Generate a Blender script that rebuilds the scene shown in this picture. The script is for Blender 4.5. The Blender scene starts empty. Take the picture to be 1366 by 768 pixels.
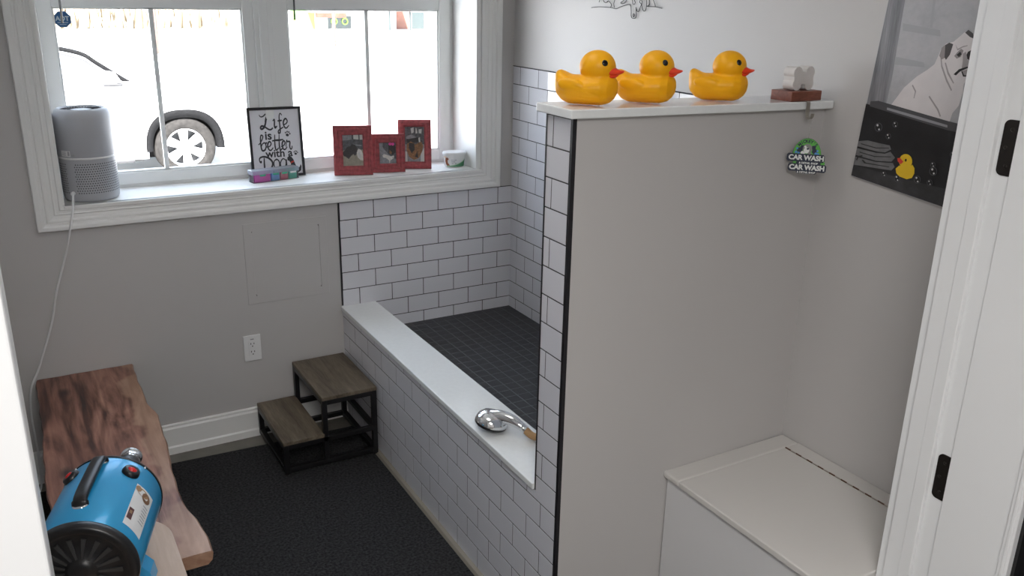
import bpy, bmesh, math, random
from mathutils import Vector, Matrix
R_ = random.Random(7)
SC = bpy.context.scene
COL = SC.collection
PI = math.pi

# ------------------------------------------------------------------ materials
MATS = {}
def lin(c):
    return tuple((x/12.92 if x <= .04045 else ((x+.055)/1.055)**2.4) for x in c)

def new_mat(name):
    m = bpy.data.materials.new(name); m.use_nodes = True
    nt = m.node_tree; b = nt.nodes['Principled BSDF']
    MATS[name] = m
    return m, nt, b

def pmat(name, col, rough=.5, metal=0, spec=.5, bump=None, coat=0, var=None, trans=0, emit=None):
    """plain principled material; bump=(scale, strength, distance), var=(scale, amount): noise in colour"""
    m, nt, b = new_mat(name)
    b.inputs['Base Color'].default_value = (*col, 1)
    b.inputs['Roughness'].default_value = rough
    b.inputs['Metallic'].default_value = metal
    b.inputs['Specular IOR Level'].default_value = spec
    b.inputs['Coat Weight'].default_value = coat
    b.inputs['Coat Roughness'].default_value = .05
    b.inputs['Transmission Weight'].default_value = trans
    if bump or var:
        tc = nt.nodes.new('ShaderNodeTexCoord')
    if bump:
        n = nt.nodes.new('ShaderNodeTexNoise'); n.inputs['Scale'].default_value = bump[0]; n.inputs['Detail'].default_value = 4
        bp = nt.nodes.new('ShaderNodeBump'); bp.inputs['Strength'].default_value = bump[1]; bp.inputs['Distance'].default_value = bump[2]
        nt.links.new(tc.outputs['Object'], n.inputs['Vector']); nt.links.new(n.outputs['Fac'], bp.inputs['Height'])
        nt.links.new(bp.outputs['Normal'], b.inputs['Normal'])
    if var:
        n2 = nt.nodes.new('ShaderNodeTexNoise'); n2.inputs['Scale'].default_value = var[0]; n2.inputs['Detail'].default_value = 6
        r = nt.nodes.new('ShaderNodeValToRGB')
        a = var[1]
        r.color_ramp.elements[0].position = .3; r.color_ramp.elements[1].position = .7
        r.color_ramp.elements[0].color = (*[c*(1-a) for c in col], 1)
        r.color_ramp.elements[1].color = (*[min(1, c*(1+a)) for c in col], 1)
        nt.links.new(tc.outputs['Object'], n2.inputs['Vector']); nt.links.new(n2.outputs['Fac'], r.inputs['Fac'])
        nt.links.new(r.outputs['Color'], b.inputs['Base Color'])
    return m

def wood_mat(name, cols, scale=(14, 1.4, 14), rough=.5, dist=1.2, bump=.15, axis_noise=3.0):
    """grain running along object Y; cols = list of (pos, colour)"""
    m, nt, b = new_mat(name); L = nt.links.new
    tc = nt.nodes.new('ShaderNodeTexCoord'); mp = nt.nodes.new('ShaderNodeMapping'); mp.inputs['Scale'].default_value = scale
    L(tc.outputs['Object'], mp.inputs['Vector'])
    big = nt.nodes.new('ShaderNodeTexNoise'); big.inputs['Scale'].default_value = 1.0; big.inputs['Detail'].default_value = 5; big.inputs['Distortion'].default_value = dist
    L(mp.outputs['Vector'], big.inputs['Vector'])
    fine = nt.nodes.new('ShaderNodeTexNoise'); fine.inputs['Scale'].default_value = 9; fine.inputs['Detail'].default_value = 6
    L(mp.outputs['Vector'], fine.inputs['Vector'])
    mix = nt.nodes.new('ShaderNodeMix'); mix.data_type = 'FLOAT'; mix.inputs[0].default_value = .35
    L(big.outputs['Fac'], mix.inputs[2]); L(fine.outputs['Fac'], mix.inputs[3])
    r = nt.nodes.new('ShaderNodeValToRGB')
    el = r.color_ramp.elements
    el[0].position, el[0].color = cols[0][0], (*cols[0][1], 1)
    el[1].position, el[1].color = cols[-1][0], (*cols[-1][1], 1)
    for p, c in cols[1:-1]:
        e = el.new(p); e.color = (*c, 1)
    L(mix.outputs[0], r.inputs['Fac']); L(r.outputs['Color'], b.inputs['Base Color'])
    bp = nt.nodes.new('ShaderNodeBump'); bp.inputs['Strength'].default_value = bump; bp.inputs['Distance'].default_value = .002
    L(fine.outputs['Fac'], bp.inputs['Height']); L(bp.outputs['Normal'], b.inputs['Normal'])
    b.inputs['Roughness'].default_value = rough
    return m

def slab_mat(name):
    """live edge slab: red brown heartwood with streaks and knots, paler sapwood along the long edges"""
    m, nt, b = new_mat(name); L = nt.links.new; N = nt.nodes.new
    tc = N('ShaderNodeTexCoord'); sep = N('ShaderNodeSeparateXYZ'); L(tc.outputs['Object'], sep.inputs[0])
    mp = N('ShaderNodeMapping'); mp.inputs['Scale'].default_value = (9, 1.6, 9); L(tc.outputs['Object'], mp.inputs['Vector'])
    n1 = N('ShaderNodeTexNoise'); n1.inputs['Scale'].default_value = 1.0; n1.inputs['Detail'].default_value = 5; n1.inputs['Distortion'].default_value = 2.2; L(mp.outputs['Vector'], n1.inputs['Vector'])
    mp2 = N('ShaderNodeMapping'); mp2.inputs['Scale'].default_value = (60, 4, 60); L(tc.outputs['Object'], mp2.inputs['Vector'])
    n2 = N('ShaderNodeTexNoise'); n2.inputs['Scale'].default_value = 1.0; n2.inputs['Detail'].default_value = 4; n2.inputs['Distortion'].default_value = .6; L(mp2.outputs['Vector'], n2.inputs['Vector'])
    mixf = N('ShaderNodeMix'); mixf.data_type = 'FLOAT'; mixf.inputs[0].default_value = .3; L(n1.outputs['Fac'], mixf.inputs[2]); L(n2.outputs['Fac'], mixf.inputs[3])
    r = N('ShaderNodeValToRGB'); el = r.color_ramp.elements
    el[0].position, el[0].color = .30, (.030, .013, .009, 1)
    el[1].position, el[1].color = .72, (.50, .28, .19, 1)
    for p, c in ((.40, (.10, .038, .026)), (.47, (.19, .082, .056)), (.54, (.27, .125, .088)), (.62, (.36, .18, .125))):
        e = el.new(p); e.color = (*c, 1)
    L(mixf.outputs[0], r.inputs['Fac'])
    # sapwood along the room-side edge: |x| large plus wobble
    n3 = N('ShaderNodeTexNoise'); n3.inputs['Scale'].default_value = 4.5; n3.inputs['Detail'].default_value = 3; L(tc.outputs['Object'], n3.inputs['Vector'])
    ma = N('ShaderNodeMath'); ma.operation = 'MULTIPLY_ADD'; ma.inputs[1].default_value = .30; L(n3.outputs['Fac'], ma.inputs[0]); L(sep.outputs['X'], ma.inputs[2])
    rs = N('ShaderNodeMapRange'); rs.inputs['From Min'].default_value = .255; rs.inputs['From Max'].default_value = .29; L(ma.outputs[0], rs.inputs['Value'])
    rs.interpolation_type = 'SMOOTHSTEP'
    r2 = N('ShaderNodeValToRGB'); el = r2.color_ramp.elements
    el[0].position, el[0].color = .35, (.25, .125, .078, 1); el[1].position, el[1].color = .7, (.50, .32, .22, 1)
    L(mixf.outputs[0], r2.inputs['Fac'])
    mc = N('ShaderNodeMix'); mc.data_type = 'RGBA'; L(rs.outputs['Result'], mc.inputs[0]); L(r.outputs['Color'], mc.inputs[6]); L(r2.outputs['Color'], mc.inputs[7])
    # knots
    vo = N('ShaderNodeTexVoronoi'); vo.inputs['Scale'].default_value = 3.2
    mpv = N('ShaderNodeMapping'); mpv.inputs['Scale'].default_value = (1.5, .8, 1); mpv.inputs['Location'].default_value = (.23, .4, 0); L(tc.outputs['Object'], mpv.inputs['Vector']); L(mpv.outputs['Vector'], vo.inputs['Vector'])
    rk = N('ShaderNodeMapRange'); rk.inputs['From Min'].default_value = .03; rk.inputs['From Max'].default_value = .13; L(vo.outputs['Distance'], rk.inputs['Value'])
    mk = N('ShaderNodeMix'); mk.data_type = 'RGBA'; L(rk.outputs['Result'], mk.inputs[0]); mk.inputs[6].default_value = (.035, .018, .015, 1); L(mc.outputs[2], mk.inputs[7])
    L(mk.outputs[2], b.inputs['Base Color'])
    bp = N('ShaderNodeBump'); bp.inputs['Strength'].default_value = .12; bp.inputs['Distance'].default_value = .002; L(n2.outputs['Fac'], bp.inputs['Height']); L(bp.outputs['Normal'], b.inputs['Normal'])
    b.inputs['Roughness'].default_value = .42
    return m

def clear_mat(name, tint=(1, 1, 1), refl=.06, diff=0, diffcol=(1, 1, 1)):
    """thin see-through sheet: transparent + a little mirror (+ frosting)"""
    m = bpy.data.materials.new(name); m.use_nodes = True; nt = m.node_tree; nt.nodes.clear(); L = nt.links.new; N = nt.nodes.new
    out = N('ShaderNodeOutputMaterial'); tr = N('ShaderNodeBsdfTransparent'); tr.inputs['Color'].default_value = (*tint, 1)
    gl = N('ShaderNodeBsdfGlossy'); gl.inputs['Roughness'].default_value = .02
    mx = N('ShaderNodeMixShader'); fr = N('ShaderNodeFresnel'); fr.inputs['IOR'].default_value = 1.45
    L(fr.outputs[0], mx.inputs[0]); L(tr.outputs[0], mx.inputs[1]); L(gl.outputs[0], mx.inputs[2])
    last = mx
    if diff:
        df = N('ShaderNodeBsdfDiffuse'); df.inputs['Color'].default_value = (*diffcol, 1)
        tl = N('ShaderNodeBsdfTranslucent'); tl.inputs['Color'].default_value = (*diffcol, 1)
        ad = N('ShaderNodeMixShader'); ad.inputs[0].default_value = .5; L(df.outputs[0], ad.inputs[1]); L(tl.outputs[0], ad.inputs[2])
        m2 = N('ShaderNodeMixShader'); m2.inputs[0].default_value = diff; L(mx.outputs[0], m2.inputs[1]); L(ad.outputs[0], m2.inputs[2]); last = m2
    L(last.outputs[0], out.inputs['Surface'])
    MATS[name] = m
    return m

WALL = pmat('wall paint', (.53, .515, .507), .40, bump=(180, .05, .002))
WALLW = pmat('ceiling paint', (.75, .75, .73), .8)
TRIM = pmat('white trim paint', (.80, .80, .785), .35)
VINYL = pmat('white window vinyl', (.78, .79, .78), .35)
DOORW = pmat('white door paint', (.80, .81, .82), .35)
TILE = pmat('white glazed tile', (.70, .70, .74), .07, spec=.5)
GROUT = pmat('charcoal grout', (.045, .042, .045), .8)
EDGE = pmat('black metal tile edging', (.012, .011, .014), .35, spec=.4)
QUARTZ = pmat('white quartz', (.80, .82, .82), .10, var=(60, .02))
CARPET = pmat('charcoal carpet', (.042, .042, .044), .95, spec=.1, bump=(260, 1.0, .01), var=(110, .6))
FLOORM = pmat('grey vinyl floor', (.16, .15, .13), .5, var=(9, .2))
TAN = pmat('tan floor edging', (.27, .245, .205), .6)
BENCHW = pmat('white bench paint', (.64, .62, .595), .45)
BENCHF = pmat('white bench front paint', (.70, .70, .71), .4)
HINGEM = pmat('bronze hinge metal', (.16, .09, .06), .4, metal=.6)
BLACKM = pmat('black powder coated steel', (.008, .008, .009), .38)
OILM = pmat('oil rubbed black hinge', (.022, .018, .016), .38, metal=.5)
CHROME = pmat('chrome', (.78, .79, .80), .06, metal=1)
BLACKP = pmat('black plastic', (.008, .008, .009), .34)
BLUE = pmat('metallic blue paint', (.028, .34, .66), .30, metal=.25, coat=.5)
RED = pmat('red switch plastic', (.65, .02, .02), .3)
YEL = pmat('yellow duck vinyl', (1.0, .50, .006), .40, spec=.35)
def vinyl(m, f, col):
    # hollow soft vinyl: part of the light passes through the shell
    nt = m.node_tree; b = nt.nodes['Principled BSDF']; out = nt.nodes['Material Output']
    t = nt.nodes.new('ShaderNodeBsdfTranslucent'); t.inputs['Color'].default_value = (*col, 1); mx = nt.nodes.new('ShaderNodeMixShader'); mx.inputs[0].default_value = f
    nt.links.new(b.outputs[0], mx.inputs[1]); nt.links.new(t.outputs[0], mx.inputs[2]); nt.links.new(mx.outputs[0], out.inputs['Surface'])
vinyl(YEL, .20, (1.0, .55, .010))
BEAK = pmat('orange red beak vinyl', (.85, .050, .010), .4)
EYE = pmat('black duck eye', (.004, .004, .005), .06)
MAROON = pmat('distressed dark red frame paint', (.30, .050, .058), .5, var=(70, .35), bump=(120, .2, .001))
PURIF = pmat('pale grey purifier plastic', (.44, .45, .48), .5)
PURIFD = pmat('dark purifier holes', (.05, .05, .055), .7)
LABELW = pmat('white label', (.75, .75, .75), .5)
LABELG = pmat('grey print', (.38, .38, .40), .6)
CORDW = pmat('white cord', (.76, .76, .76), .5)
OUTW = pmat('white outlet plastic', (.80, .80, .80), .3)
SLOT = pmat('dark slot', (.01, .01, .01), .6)
PAPER = pmat('white print paper', (.72, .72, .76), .55)
INK = pmat('charcoal ink', (.035, .035, .042), .6)
FRAMEB = pmat('black picture frame', (.012, .012, .014), .3)
BONE = pmat('white bone ceramic', (.62, .59, .57), .35, bump=(40, .1, .003), var=(18, .06))
REDWOOD = wood_mat('reddish brown wood', [(.3, (.12, .036, .022)), (.55, (.21, .068, .042)), (.75, (.30, .11, .07))], (12, 50, 50), .4)
STOOLW = wood_mat('grey brown oak laminate', [(.30, (.058, .044, .030)), (.48, (.122, .096, .066)), (.62, (.175, .142, .100)), (.78, (.25, .205, .15))], (22, 2.0, 22), .55)
PALEW = wood_mat('pale wood', [(.3, (.42, .30, .22)), (.55, (.55, .42, .33)), (.75, (.65, .53, .43))], (10, 1.2, 10), .5)
SLAB = slab_mat('live edge slab wood')
STRAP = pmat('brushed nickel strap', (.42, .39, .34), .4, metal=.7)
HOSE = pmat('tan hose', (.46, .27, .12), .45)
GLASS = clear_mat('window glass')
CLEARP = clear_mat('clear plastic', (.97, .98, 1), .1, .04, (.85, .88, .92))
FROST = clear_mat('frosted clear plastic', (.95, .97, 1), .1, .30, (.80, .85, .92))
DGLASS = pmat('dark door glass', (.012, .012, .013), .05)
STRING = clear_mat('clear nylon string', (.9, .9, .9), .1, .3)
def tinted(n, c): return clear_mat(n, tuple(.35+.65*x for x in c), .1, .88, c)
CP = [tinted('pink plastic', (.95, .22, .74)), tinted('blue plastic', (.28, .58, .95)), tinted('red plastic', (.85, .18, .26)), tinted('green plastic', (.16, .74, .56))]
TAGG = pmat('small green sticker', (.06, .42, .24), .5)
NAVY = pmat('dark navy print', (.018, .025, .05), .4)
GREEN = pmat('bright green print', (.10, .42, .06), .4)
SKYB = pmat('light blue print', (.08, .27, .62), .4)
WHITEP = pmat('white print', (.75, .77, .75), .4)
GREYP = pmat('mid grey print', (.22, .22, .21), .5)
ADTB = pmat('blue sticker', (.012, .085, .22), .4)
ADTW = pmat('pale sticker lettering', (.42, .50, .55), .5)
WAND = pmat('grey blind wand', (.20, .20, .20), .4)
WANDD = pmat('dark blind wand', (.07, .075, .08), .4)
# poster inks
P_BG = wood_mat('poster pale grey wash', [(.3, (.36, .36, .38)), (.5, (.43, .43, .45)), (.75, (.50, .49, .51))], (8, 7, 9), .4, .5, 0)
P_CURT = wood_mat('poster dark grey wash', [(.3, (.10, .10, .11)), (.55, (.24, .24, .26)), (.75, (.36, .36, .38))], (10, 40, 2.2), .4, .4, 0)
P_DARK = pmat('poster black', (.016, .016, .018), .35, var=(9, .45))
P_FLR = pmat('poster dark floor', (.040, .040, .043), .35, var=(30, .35))
P_RIM = pmat('poster tub rim', (.075, .075, .082), .35)
P_RIML = pmat('poster tub rim light', (.30, .30, .32), .35)
P_DOG = pmat('poster dog white', (.70, .66, .66), .45, var=(14, .07))
P_DOGD = pmat('poster dog crease', (.36, .33, .33), .45)
P_EAR = pmat('poster dog ear', (.065, .06, .06), .45)
P_EARL = pmat('poster dog ear edge', (.30, .27, .27), .45)
P_INK = pmat('poster ink black', (.010, .010, .010), .4)
P_TOW = pmat('poster towel grey', (.15, .15, .155), .5, var=(40, .2))
P_TOWD = pmat('poster towel crease', (.03, .03, .03), .5)
P_YEL = pmat('poster yellow', (.80, .52, .02), .4)
P_RED = pmat('poster red', (.65, .05, .03), .4)
P_BUB = pmat('poster bubble', (.09, .09, .10), .4)
P_SPK = pmat('poster sparkle', (.72, .72, .72), .4)
# outdoors
ASPH = pmat('pale concrete lot', (.62, .61, .59), .9, var=(.6, .05))
CARW = pmat('white car paint', (.80, .80, .80), .25, coat=.5)
CARB = pmat('black car plastic', (.022, .022, .024), .6)
FLARE = pmat('dusty black flare plastic', (.006, .006, .0065), .85, spec=.12, var=(60, .6))
TYRE = pmat('dusty tyre rubber', (.022, .0205, .0195), .9, spec=.12, var=(30, .35))
ALLOY = pmat('machined alloy', (.72, .72, .73), .3, metal=.6)
CARG = pmat('car window glass', (.22, .27, .32), .05)
BARK = pmat('bare bark', (.09, .06, .05), .9)
DRYG = pmat('dry tan brush', (.29, .235, .16), .95)
BWALLM = pmat('white store wall', (.72, .72, .72), .8)
BGRN = pmat('lime green panel', (.16, .42, .05), .7)
BBRK = pmat('brick brown wall', (.20, .10, .075), .85, var=(3, .2))
BDRK = pmat('dark store opening', (.03, .04, .04), .3)
ORNG = pmat('orange curb paint', (.45, .14, .05), .7)

# ------------------------------------------------------------------ mesh builder
class MB:
    def __init__(s): s.v = []; s.f = []; s.m = []; s.s = []
    def add(s, vs, fs, mi=0, smooth=False):
        b = len(s.v); s.v += [tuple(v) for v in vs]
        for f in fs: s.f.append([b+i for i in f]); s.m.append(mi); s.s.append(smooth)
        return s
    def quad(s, a, b, c, d, mi=0): return s.add([a, b, c, d], [[0, 1, 2, 3]], mi)
    def box(s, a, b, mi=0):
        x0, y0, z0 = a; x1, y1, z1 = b
        x0, x1 = min(x0, x1), max(x0, x1); y0, y1 = min(y0, y1), max(y0, y1); z0, z1 = min(z0, z1), max(z0, z1)
        v = [(x0, y0, z0), (x1, y0, z0), (x1, y1, z0), (x0, y1, z0), (x0, y0, z1), (x1, y0, z1), (x1, y1, z1), (x0, y1, z1)]
        return s.add(v, [[0, 3, 2, 1], [4, 5, 6, 7], [0, 1, 5, 4], [1, 2, 6, 5], [2, 3, 7, 6], [3, 0, 4, 7]], mi)
    def hexa(s, bot, top, mi=0):
        return s.add(list(bot)+list(top), [[3, 2, 1, 0], [4, 5, 6, 7], [0, 1, 5, 4], [1, 2, 6, 5], [2, 3, 7, 6], [3, 0, 4, 7]], mi)
    def tube(s, pts, r, n=8, mi=0, caps=True, closed=False):
        pts = [Vector(p) for p in pts]; rr = r if isinstance(r, (list, tuple)) else [r]*len(pts)
        vs = []; N = len(pts); ref = None
        for i, p in enumerate(pts):
            a = pts[i-1] if (i > 0 or closed) else p; b = pts[(i+1) % N] if (i < N-1 or closed) else p
            t = (b-a).normalized() if (b-a).length > 1e-9 else Vector((0, 0, 1))
            if ref is None:
                ref = t.orthogonal().normalized()
            ref = (ref - t*ref.dot(t)); ref = ref.normalized() if ref.length > 1e-6 else t.orthogonal().normalized()
            w = t.cross(ref)
            for k in range(n):
                an = 2*PI*k/n; vs.append(p + rr[i]*(math.cos(an)*ref + math.sin(an)*w))
        fs = []
        for i in range(N-1 if not closed else N):
            j = (i+1) % N
            for k in range(n): fs.append([i*n+k, i*n+(k+1) % n, j*n+(k+1) % n, j*n+k])
        s.add(vs, fs, mi, True)
        if caps and not closed:
            s.add(vs[:n], [list(range(n))[::-1]], mi); s.add(vs[-n:], [list(range(n))], mi)
        return s
    def lathe(s, prof, n=40, mi=0, M=None, smooth=True, sx=1, sy=1, a0=0, a1=2*PI):
        """prof: (r, z) list, around local Z"""
        full = abs(a1-a0-2*PI) < 1e-6; cnt = n if full else n+1; vs = []
        for r, z in prof:
            for k in range(cnt):
                an = a0+(a1-a0)*k/n; p = Vector((r*math.cos(an)*sx, r*math.sin(an)*sy, z)); vs.append(M @ p if M else p)
        fs = []
        for i in range(len(prof)-1):
            for k in range(n):
                kk = (k+1) % cnt; fs.append([i*cnt+k, i*cnt+kk, (i+1)*cnt+kk, (i+1)*cnt+k])
        return s.add(vs, fs, mi, smooth)
    def disc(s, c, u, v, r, n=24, mi=0):
        c, u, v = Vector(c), Vector(u), Vector(v)
        return s.add([c + r*(math.cos(2*PI*k/n)*u + math.sin(2*PI*k/n)*v) for k in range(n)], [list(range(n))], mi)
    def prism(s, poly, fn, d0, d1, mi=0, mi_side=None, smooth_side=False):
        """poly: 2D ccw list; fn(u, v, d) -> xyz; caps at d0 and d1"""
        n = len(poly); a = [fn(p[0], p[1], d0) for p in poly]; b = [fn(p[0], p[1], d1) for p in poly]
        s.add(a, [list(range(n))[::-1]], mi); s.add(b, [list(range(n))], mi)
        return s.add(a+b, [[i, (i+1) % n, n+(i+1) % n, n+i] for i in range(n)], mi if mi_side is None else mi_side, smooth_side)
    def sphere(s, c, r, nu=20, nv=12, mi=0, M=None):
        rx, ry, rz = r if isinstance(r, (tuple, list)) else (r, r, r); vs = []
        for j in range(nv+1):
            th = PI*j/nv
            for i in range(nu):
                ph = 2*PI*i/nu; p = Vector((rx*math.sin(th)*math.cos(ph), ry*math.sin(th)*math.sin(ph), rz*math.cos(th)))
                if M: p = M @ p
                vs.append(p + Vector(c))
        fs = []
        for j in range(nv):
            for i in range(nu):
                a, b2, c2, d = j*nu+i, j*nu+(i+1) % nu, (j+1)*nu+(i+1) % nu, (j+1)*nu+i
                fs.append([a, d, c2, b2])
        return s.add(vs, fs, mi, True)
    def text(s, body, size, fn, mi=0, align='CENTER', offset=0, ysc=1, spacing=1):
        """flat lettering laid on a surface: fn(u, v) -> xyz"""
        cu = bpy.data.curves.new('lettering', 'FONT'); cu.body = body; cu.size = size; cu.align_x = align; cu.align_y = 'CENTER'; cu.offset = offset; cu.space_character = spacing; cu.resolution_u = 3
        ob = bpy.data.objects.new('lettering', cu); COL.objects.link(ob)
        dg = bpy.context.evaluated_depsgraph_get(); me = bpy.data.meshes.new_from_object(ob.evaluated_get(dg))
        s.add([fn(v.co.x, v.co.y*ysc) for v in me.vertices], [list(p.vertices) for p in me.polygons], mi)
        bpy.data.objects.remove(ob); bpy.data.curves.remove(cu); bpy.data.meshes.remove(me)
        return s

ORIG = {}
def obj(name, mb, mats, parent=None, local=False, bevel=0, seg=2, sub=0, mods=None):
    me = bpy.data.meshes.new(name)
    off = Vector((0, 0, 0))
    if parent is not None and not local: off = ORIG.get(parent.name, Vector((0, 0, 0)))
    me.from_pydata([tuple(Vector(v)-off) for v in mb.v], [], mb.f)
    mats = mats if isinstance(mats, (list, tuple)) else [mats]
    for m in mats: me.materials.append(m)
    me.polygons.foreach_set('material_index', mb.m); me.polygons.foreach_set('use_smooth', mb.s)
    me.update()
    o = bpy.data.objects.new(name, me); COL.objects.link(o)
    if parent is not None: o.parent = parent; ORIG[o.name] = off
    else: ORIG[o.name] = Vector((0, 0, 0))
    if bevel:
        m = o.modifiers.new('Bevel', 'BEVEL'); m.width = bevel; m.segments = seg; m.limit_method = 'ANGLE'; m.angle_limit = math.radians(40)
    if sub:
        m = o.modifiers.new('Subsurf', 'SUBSURF'); m.levels = sub; m.render_levels = sub
    return o

def tag(o, label=None, cat=None, group=None, kind=None):
    if label: o['label'] = label
    if cat: o['category'] = cat
    if group: o['group'] = group
    if kind: o['kind'] = kind
    return o

def thing(name, label, cat, loc=(0, 0, 0), rot=(0, 0, 0), group=None):
    e = bpy.data.objects.new(name, None); COL.objects.link(e); e.empty_display_size = .05
    e.location = loc; e.rotation_euler = rot; ORIG[e.name] = Vector(loc)
    return tag(e, label, cat, group)

def struct(name, mb, mats, label=None, **k):
    o = obj(name, mb, mats, **k); o['kind'] = 'structure'
    if label: o['label'] = label
    return o

def catmull(pts, n=6, closed=False):
    P = [Vector(p) for p in pts]; out = []; N = len(P)
    for i in range(N if closed else N-1):
        if closed: a, b, c, d = P[i-1], P[i], P[(i+1) % N], P[(i+2) % N]
        else: a, b, c, d = P[max(i-1, 0)], P[i], P[i+1], P[min(i+2, N-1)]
        for k in range(n):
            t = k/n; out.append(.5*((2*b)+(c-a)*t+(2*a-5*b+4*c-d)*t*t+(3*b-a-3*c+d)*t*t*t))
    if not closed: out.append(P[-1])
    return out

def ribbon(mb, pts, w, fn, mi=0, n=5):
    """brush stroke: flat ribbon along 2D points; w = (start, mid, end) half-widths"""
    P = catmull([Vector((p[0], p[1], 0)) for p in pts], n); N = len(P); vs = []
    for i, p in enumerate(P):
        t = (P[min(i+1, N-1)]-P[max(i-1, 0)]); t = t.normalized() if t.length > 1e-9 else Vector((1, 0, 0)); q = Vector((-t.y, t.x, 0))
        f = i/(N-1); ww = w if isinstance(w, (int, float)) else (w[0]+(w[1]-w[0])*f*2 if f < .5 else w[1]+(w[2]-w[1])*(f-.5)*2)
        vs += [fn(*(p+q*ww)[:2]), fn(*(p-q*ww)[:2])]
    mb.add(vs, [[2*i, 2*i+1, 2*i+3, 2*i+2] for i in range(N-1)], mi)

def circ2(cx, cy, r, n=20, ry=None): return [(cx+r*math.cos(2*PI*k/n), cy+(ry or r)*math.sin(2*PI*k/n)) for k in range(n)]

# ------------------------------------------------------------------ tiles
PX, PZ = .1545, .0782     # tile pitch
def tiles(mb, fn, rects, ph0, zrow, row_parity=0, gap=.0034, h=.006):
    """running bond on a plane. fn(u, v, d): d = height off the backing. rects: (u0,u1,v0,v1) regions. Rows hang below zrow; joints at ph0 + k*PX"""
    for (u0, u1, v0, v1) in rects:
        mb.quad(fn(u0, v0, h-.0007), fn(u1, v0, h-.0007), fn(u1, v1, h-.0007), fn(u0, v1, h-.0007), 1)
        r0 = math.floor((v0-zrow)/PZ); r1 = math.ceil((v1-zrow)/PZ)
        for r in range(r0, r1):
            off = ph0 + (PX/2 if (r+row_parity) % 2 else 0)
            k0 = math.floor((u0-off)/PX); k1 = math.ceil((u1-off)/PX)
            for k in range(k0, k1):
                a0, a1 = off+k*PX+gap/2, off+(k+1)*PX-gap/2; b0, b1 = zrow+r*PZ+gap/2, zrow+(r+1)*PZ-gap/2
                x0, x1, y0, y1 = max(a0, u0), min(a1, u1), max(b0, v0), min(b1, v1)
                if x1-x0 < .003 or y1-y0 < .003: continue
                c = .0009
                cx0 = c if x0 == a0 else 0; cx1 = c if x1 == a1 else 0; cy0 = c if y0 == b0 else 0; cy1 = c if y1 == b1 else 0
                o = [(x0, y0), (x1, y0), (x1, y1), (x0, y1)]; i = [(x0+cx0, y0+cy0), (x1-cx1, y0+cy0), (x1-cx1, y1-cy1), (x0+cx0, y1-cy1)]
                vs = [fn(*p, h-.0015) for p in o]+[fn(*p, h-.0004) for p in o]+[fn(*p, h) for p in i]
                fs = [[8, 9, 10, 11]]
                for q in range(4):
                    w = (q+1) % 4; fs += [[q, w, 4+w, 4+q], [4+q, 4+w, 8+w, 8+q]]
                mb.add(vs, fs, 0)

# ================================================================== ROOM SHELL
XL, XR, YF, YB, H = -2.20, 0.0, -2.40, 0.0, 2.45
WY = .30                                          # outer face of the window wall
WX0, WX1, WZ0, WZ1 = -1.890, -.190, 1.06, 2.22    # window opening
m = MB().box((XL-.15, -2.53, -.1), (1.0, WY, 0)); struct('floor', m, FLOORM)
m = MB()
m.box((XL-.15, YB, -.1), (WX0, WY, H)); m.box((WX1, YB, -.1), (.15, WY, H)); m.box((WX0, YB, -.1), (WX1, WY, WZ0)); m.box((WX0, YB, WZ1), (WX1, WY, H))
wall_back = struct('wall_back', m, WALL)
wall_right = struct('wall_right', MB().box((0, YF, -.1), (.15, 0, H)), WALL)
wall_left = struct('wall_left', MB().box((XL-.15, YF, -.1), (XL, 0, H)), WALL)
DX0, DX1, DZ = -2.0635, -.33, 2.10
m = MB(); m.box((XL-.9, -2.53, -.1), (DX0-.02, YF, H)); m.box((DX1+.02, -2.53, -.1), (1.0, YF, H)); m.box((DX0-.02, -2.53, DZ+.02), (DX1+.02, YF, H))
wall_front = struct('wall_front', m, WALL)
struct('ceiling', MB().box((XL-.9, -5.2, H), (1.0, WY, H+.15)), WALLW)
# corridor the camera stands in
struct('floor_corridor', MB().box((XL-.9, -5.2, -.1), (1.0, -2.53, 0)), FLOORM)
m = MB(); m.box((XL-1.0, -5.2, -.1), (XL-.9, -2.53, H)); m.box((1.0, -5.2, -.1), (1.1, -2.4, H)); m.box((XL-1.0, -5.3, -.1), (1.1, -5.2, H))
struct('wall_corridor', m, WALL)

# baseboard along the window wall
def base_prof(mb, x0, x1):
    pr = [(0, 0), (.020, 0), (.020, .030), (.014, .036), (.014, .112), (.010, .120), (.010, .128), (.004, .132), (0, .132)]
    n = len(pr)
    mb.add([(x0, -d, z) for d, z in pr]+[(x1, -d, z) for d, z in pr], [[i, (i+1) % n, n+(i+1) % n, n+i] for i in range(n)]+[list(range(n))[::-1], list(range(n, 2*n))], 0)
m = MB(); base_prof(m, XL, -.853); struct('baseboard_back', m, TRIM)

# ------------------------------------------------------------------ partition (half wall) between tub and changing bench
def face_x(y): return -.852+.009*y          # plane of the tub front and of the partition's end
H1, H2 = -1.665, -1.784
def capz(x): return 1.580+.0150*(-.87-x)/.87  # underside of the cap
T = .006
x1 = face_x(H1)+T; x2 = face_x(H2)+T
m = MB().hexa([(x2, H2, 0), (0, H2+.010, 0), (0, H1, 0), (x1, H1, 0)], [(x2, H2, capz(x2)), (0, H2+.010, capz(0)), (0, H1, capz(0)), (x1, H1, capz(x1))])
wall_partition = struct('wall_partition', m, WALL)
L_ = math.hypot(1, .009); ux, uy = -.009/L_, -1/L_
def ff(u, v, d): return (-.852+T+ux*u-d*1/L_, uy*u+d*.009/L_, v)
m = MB(); tiles(m, ff, [(1.6650, 1.780, .012, 1.580)], 1.232, .481, 1)
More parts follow.
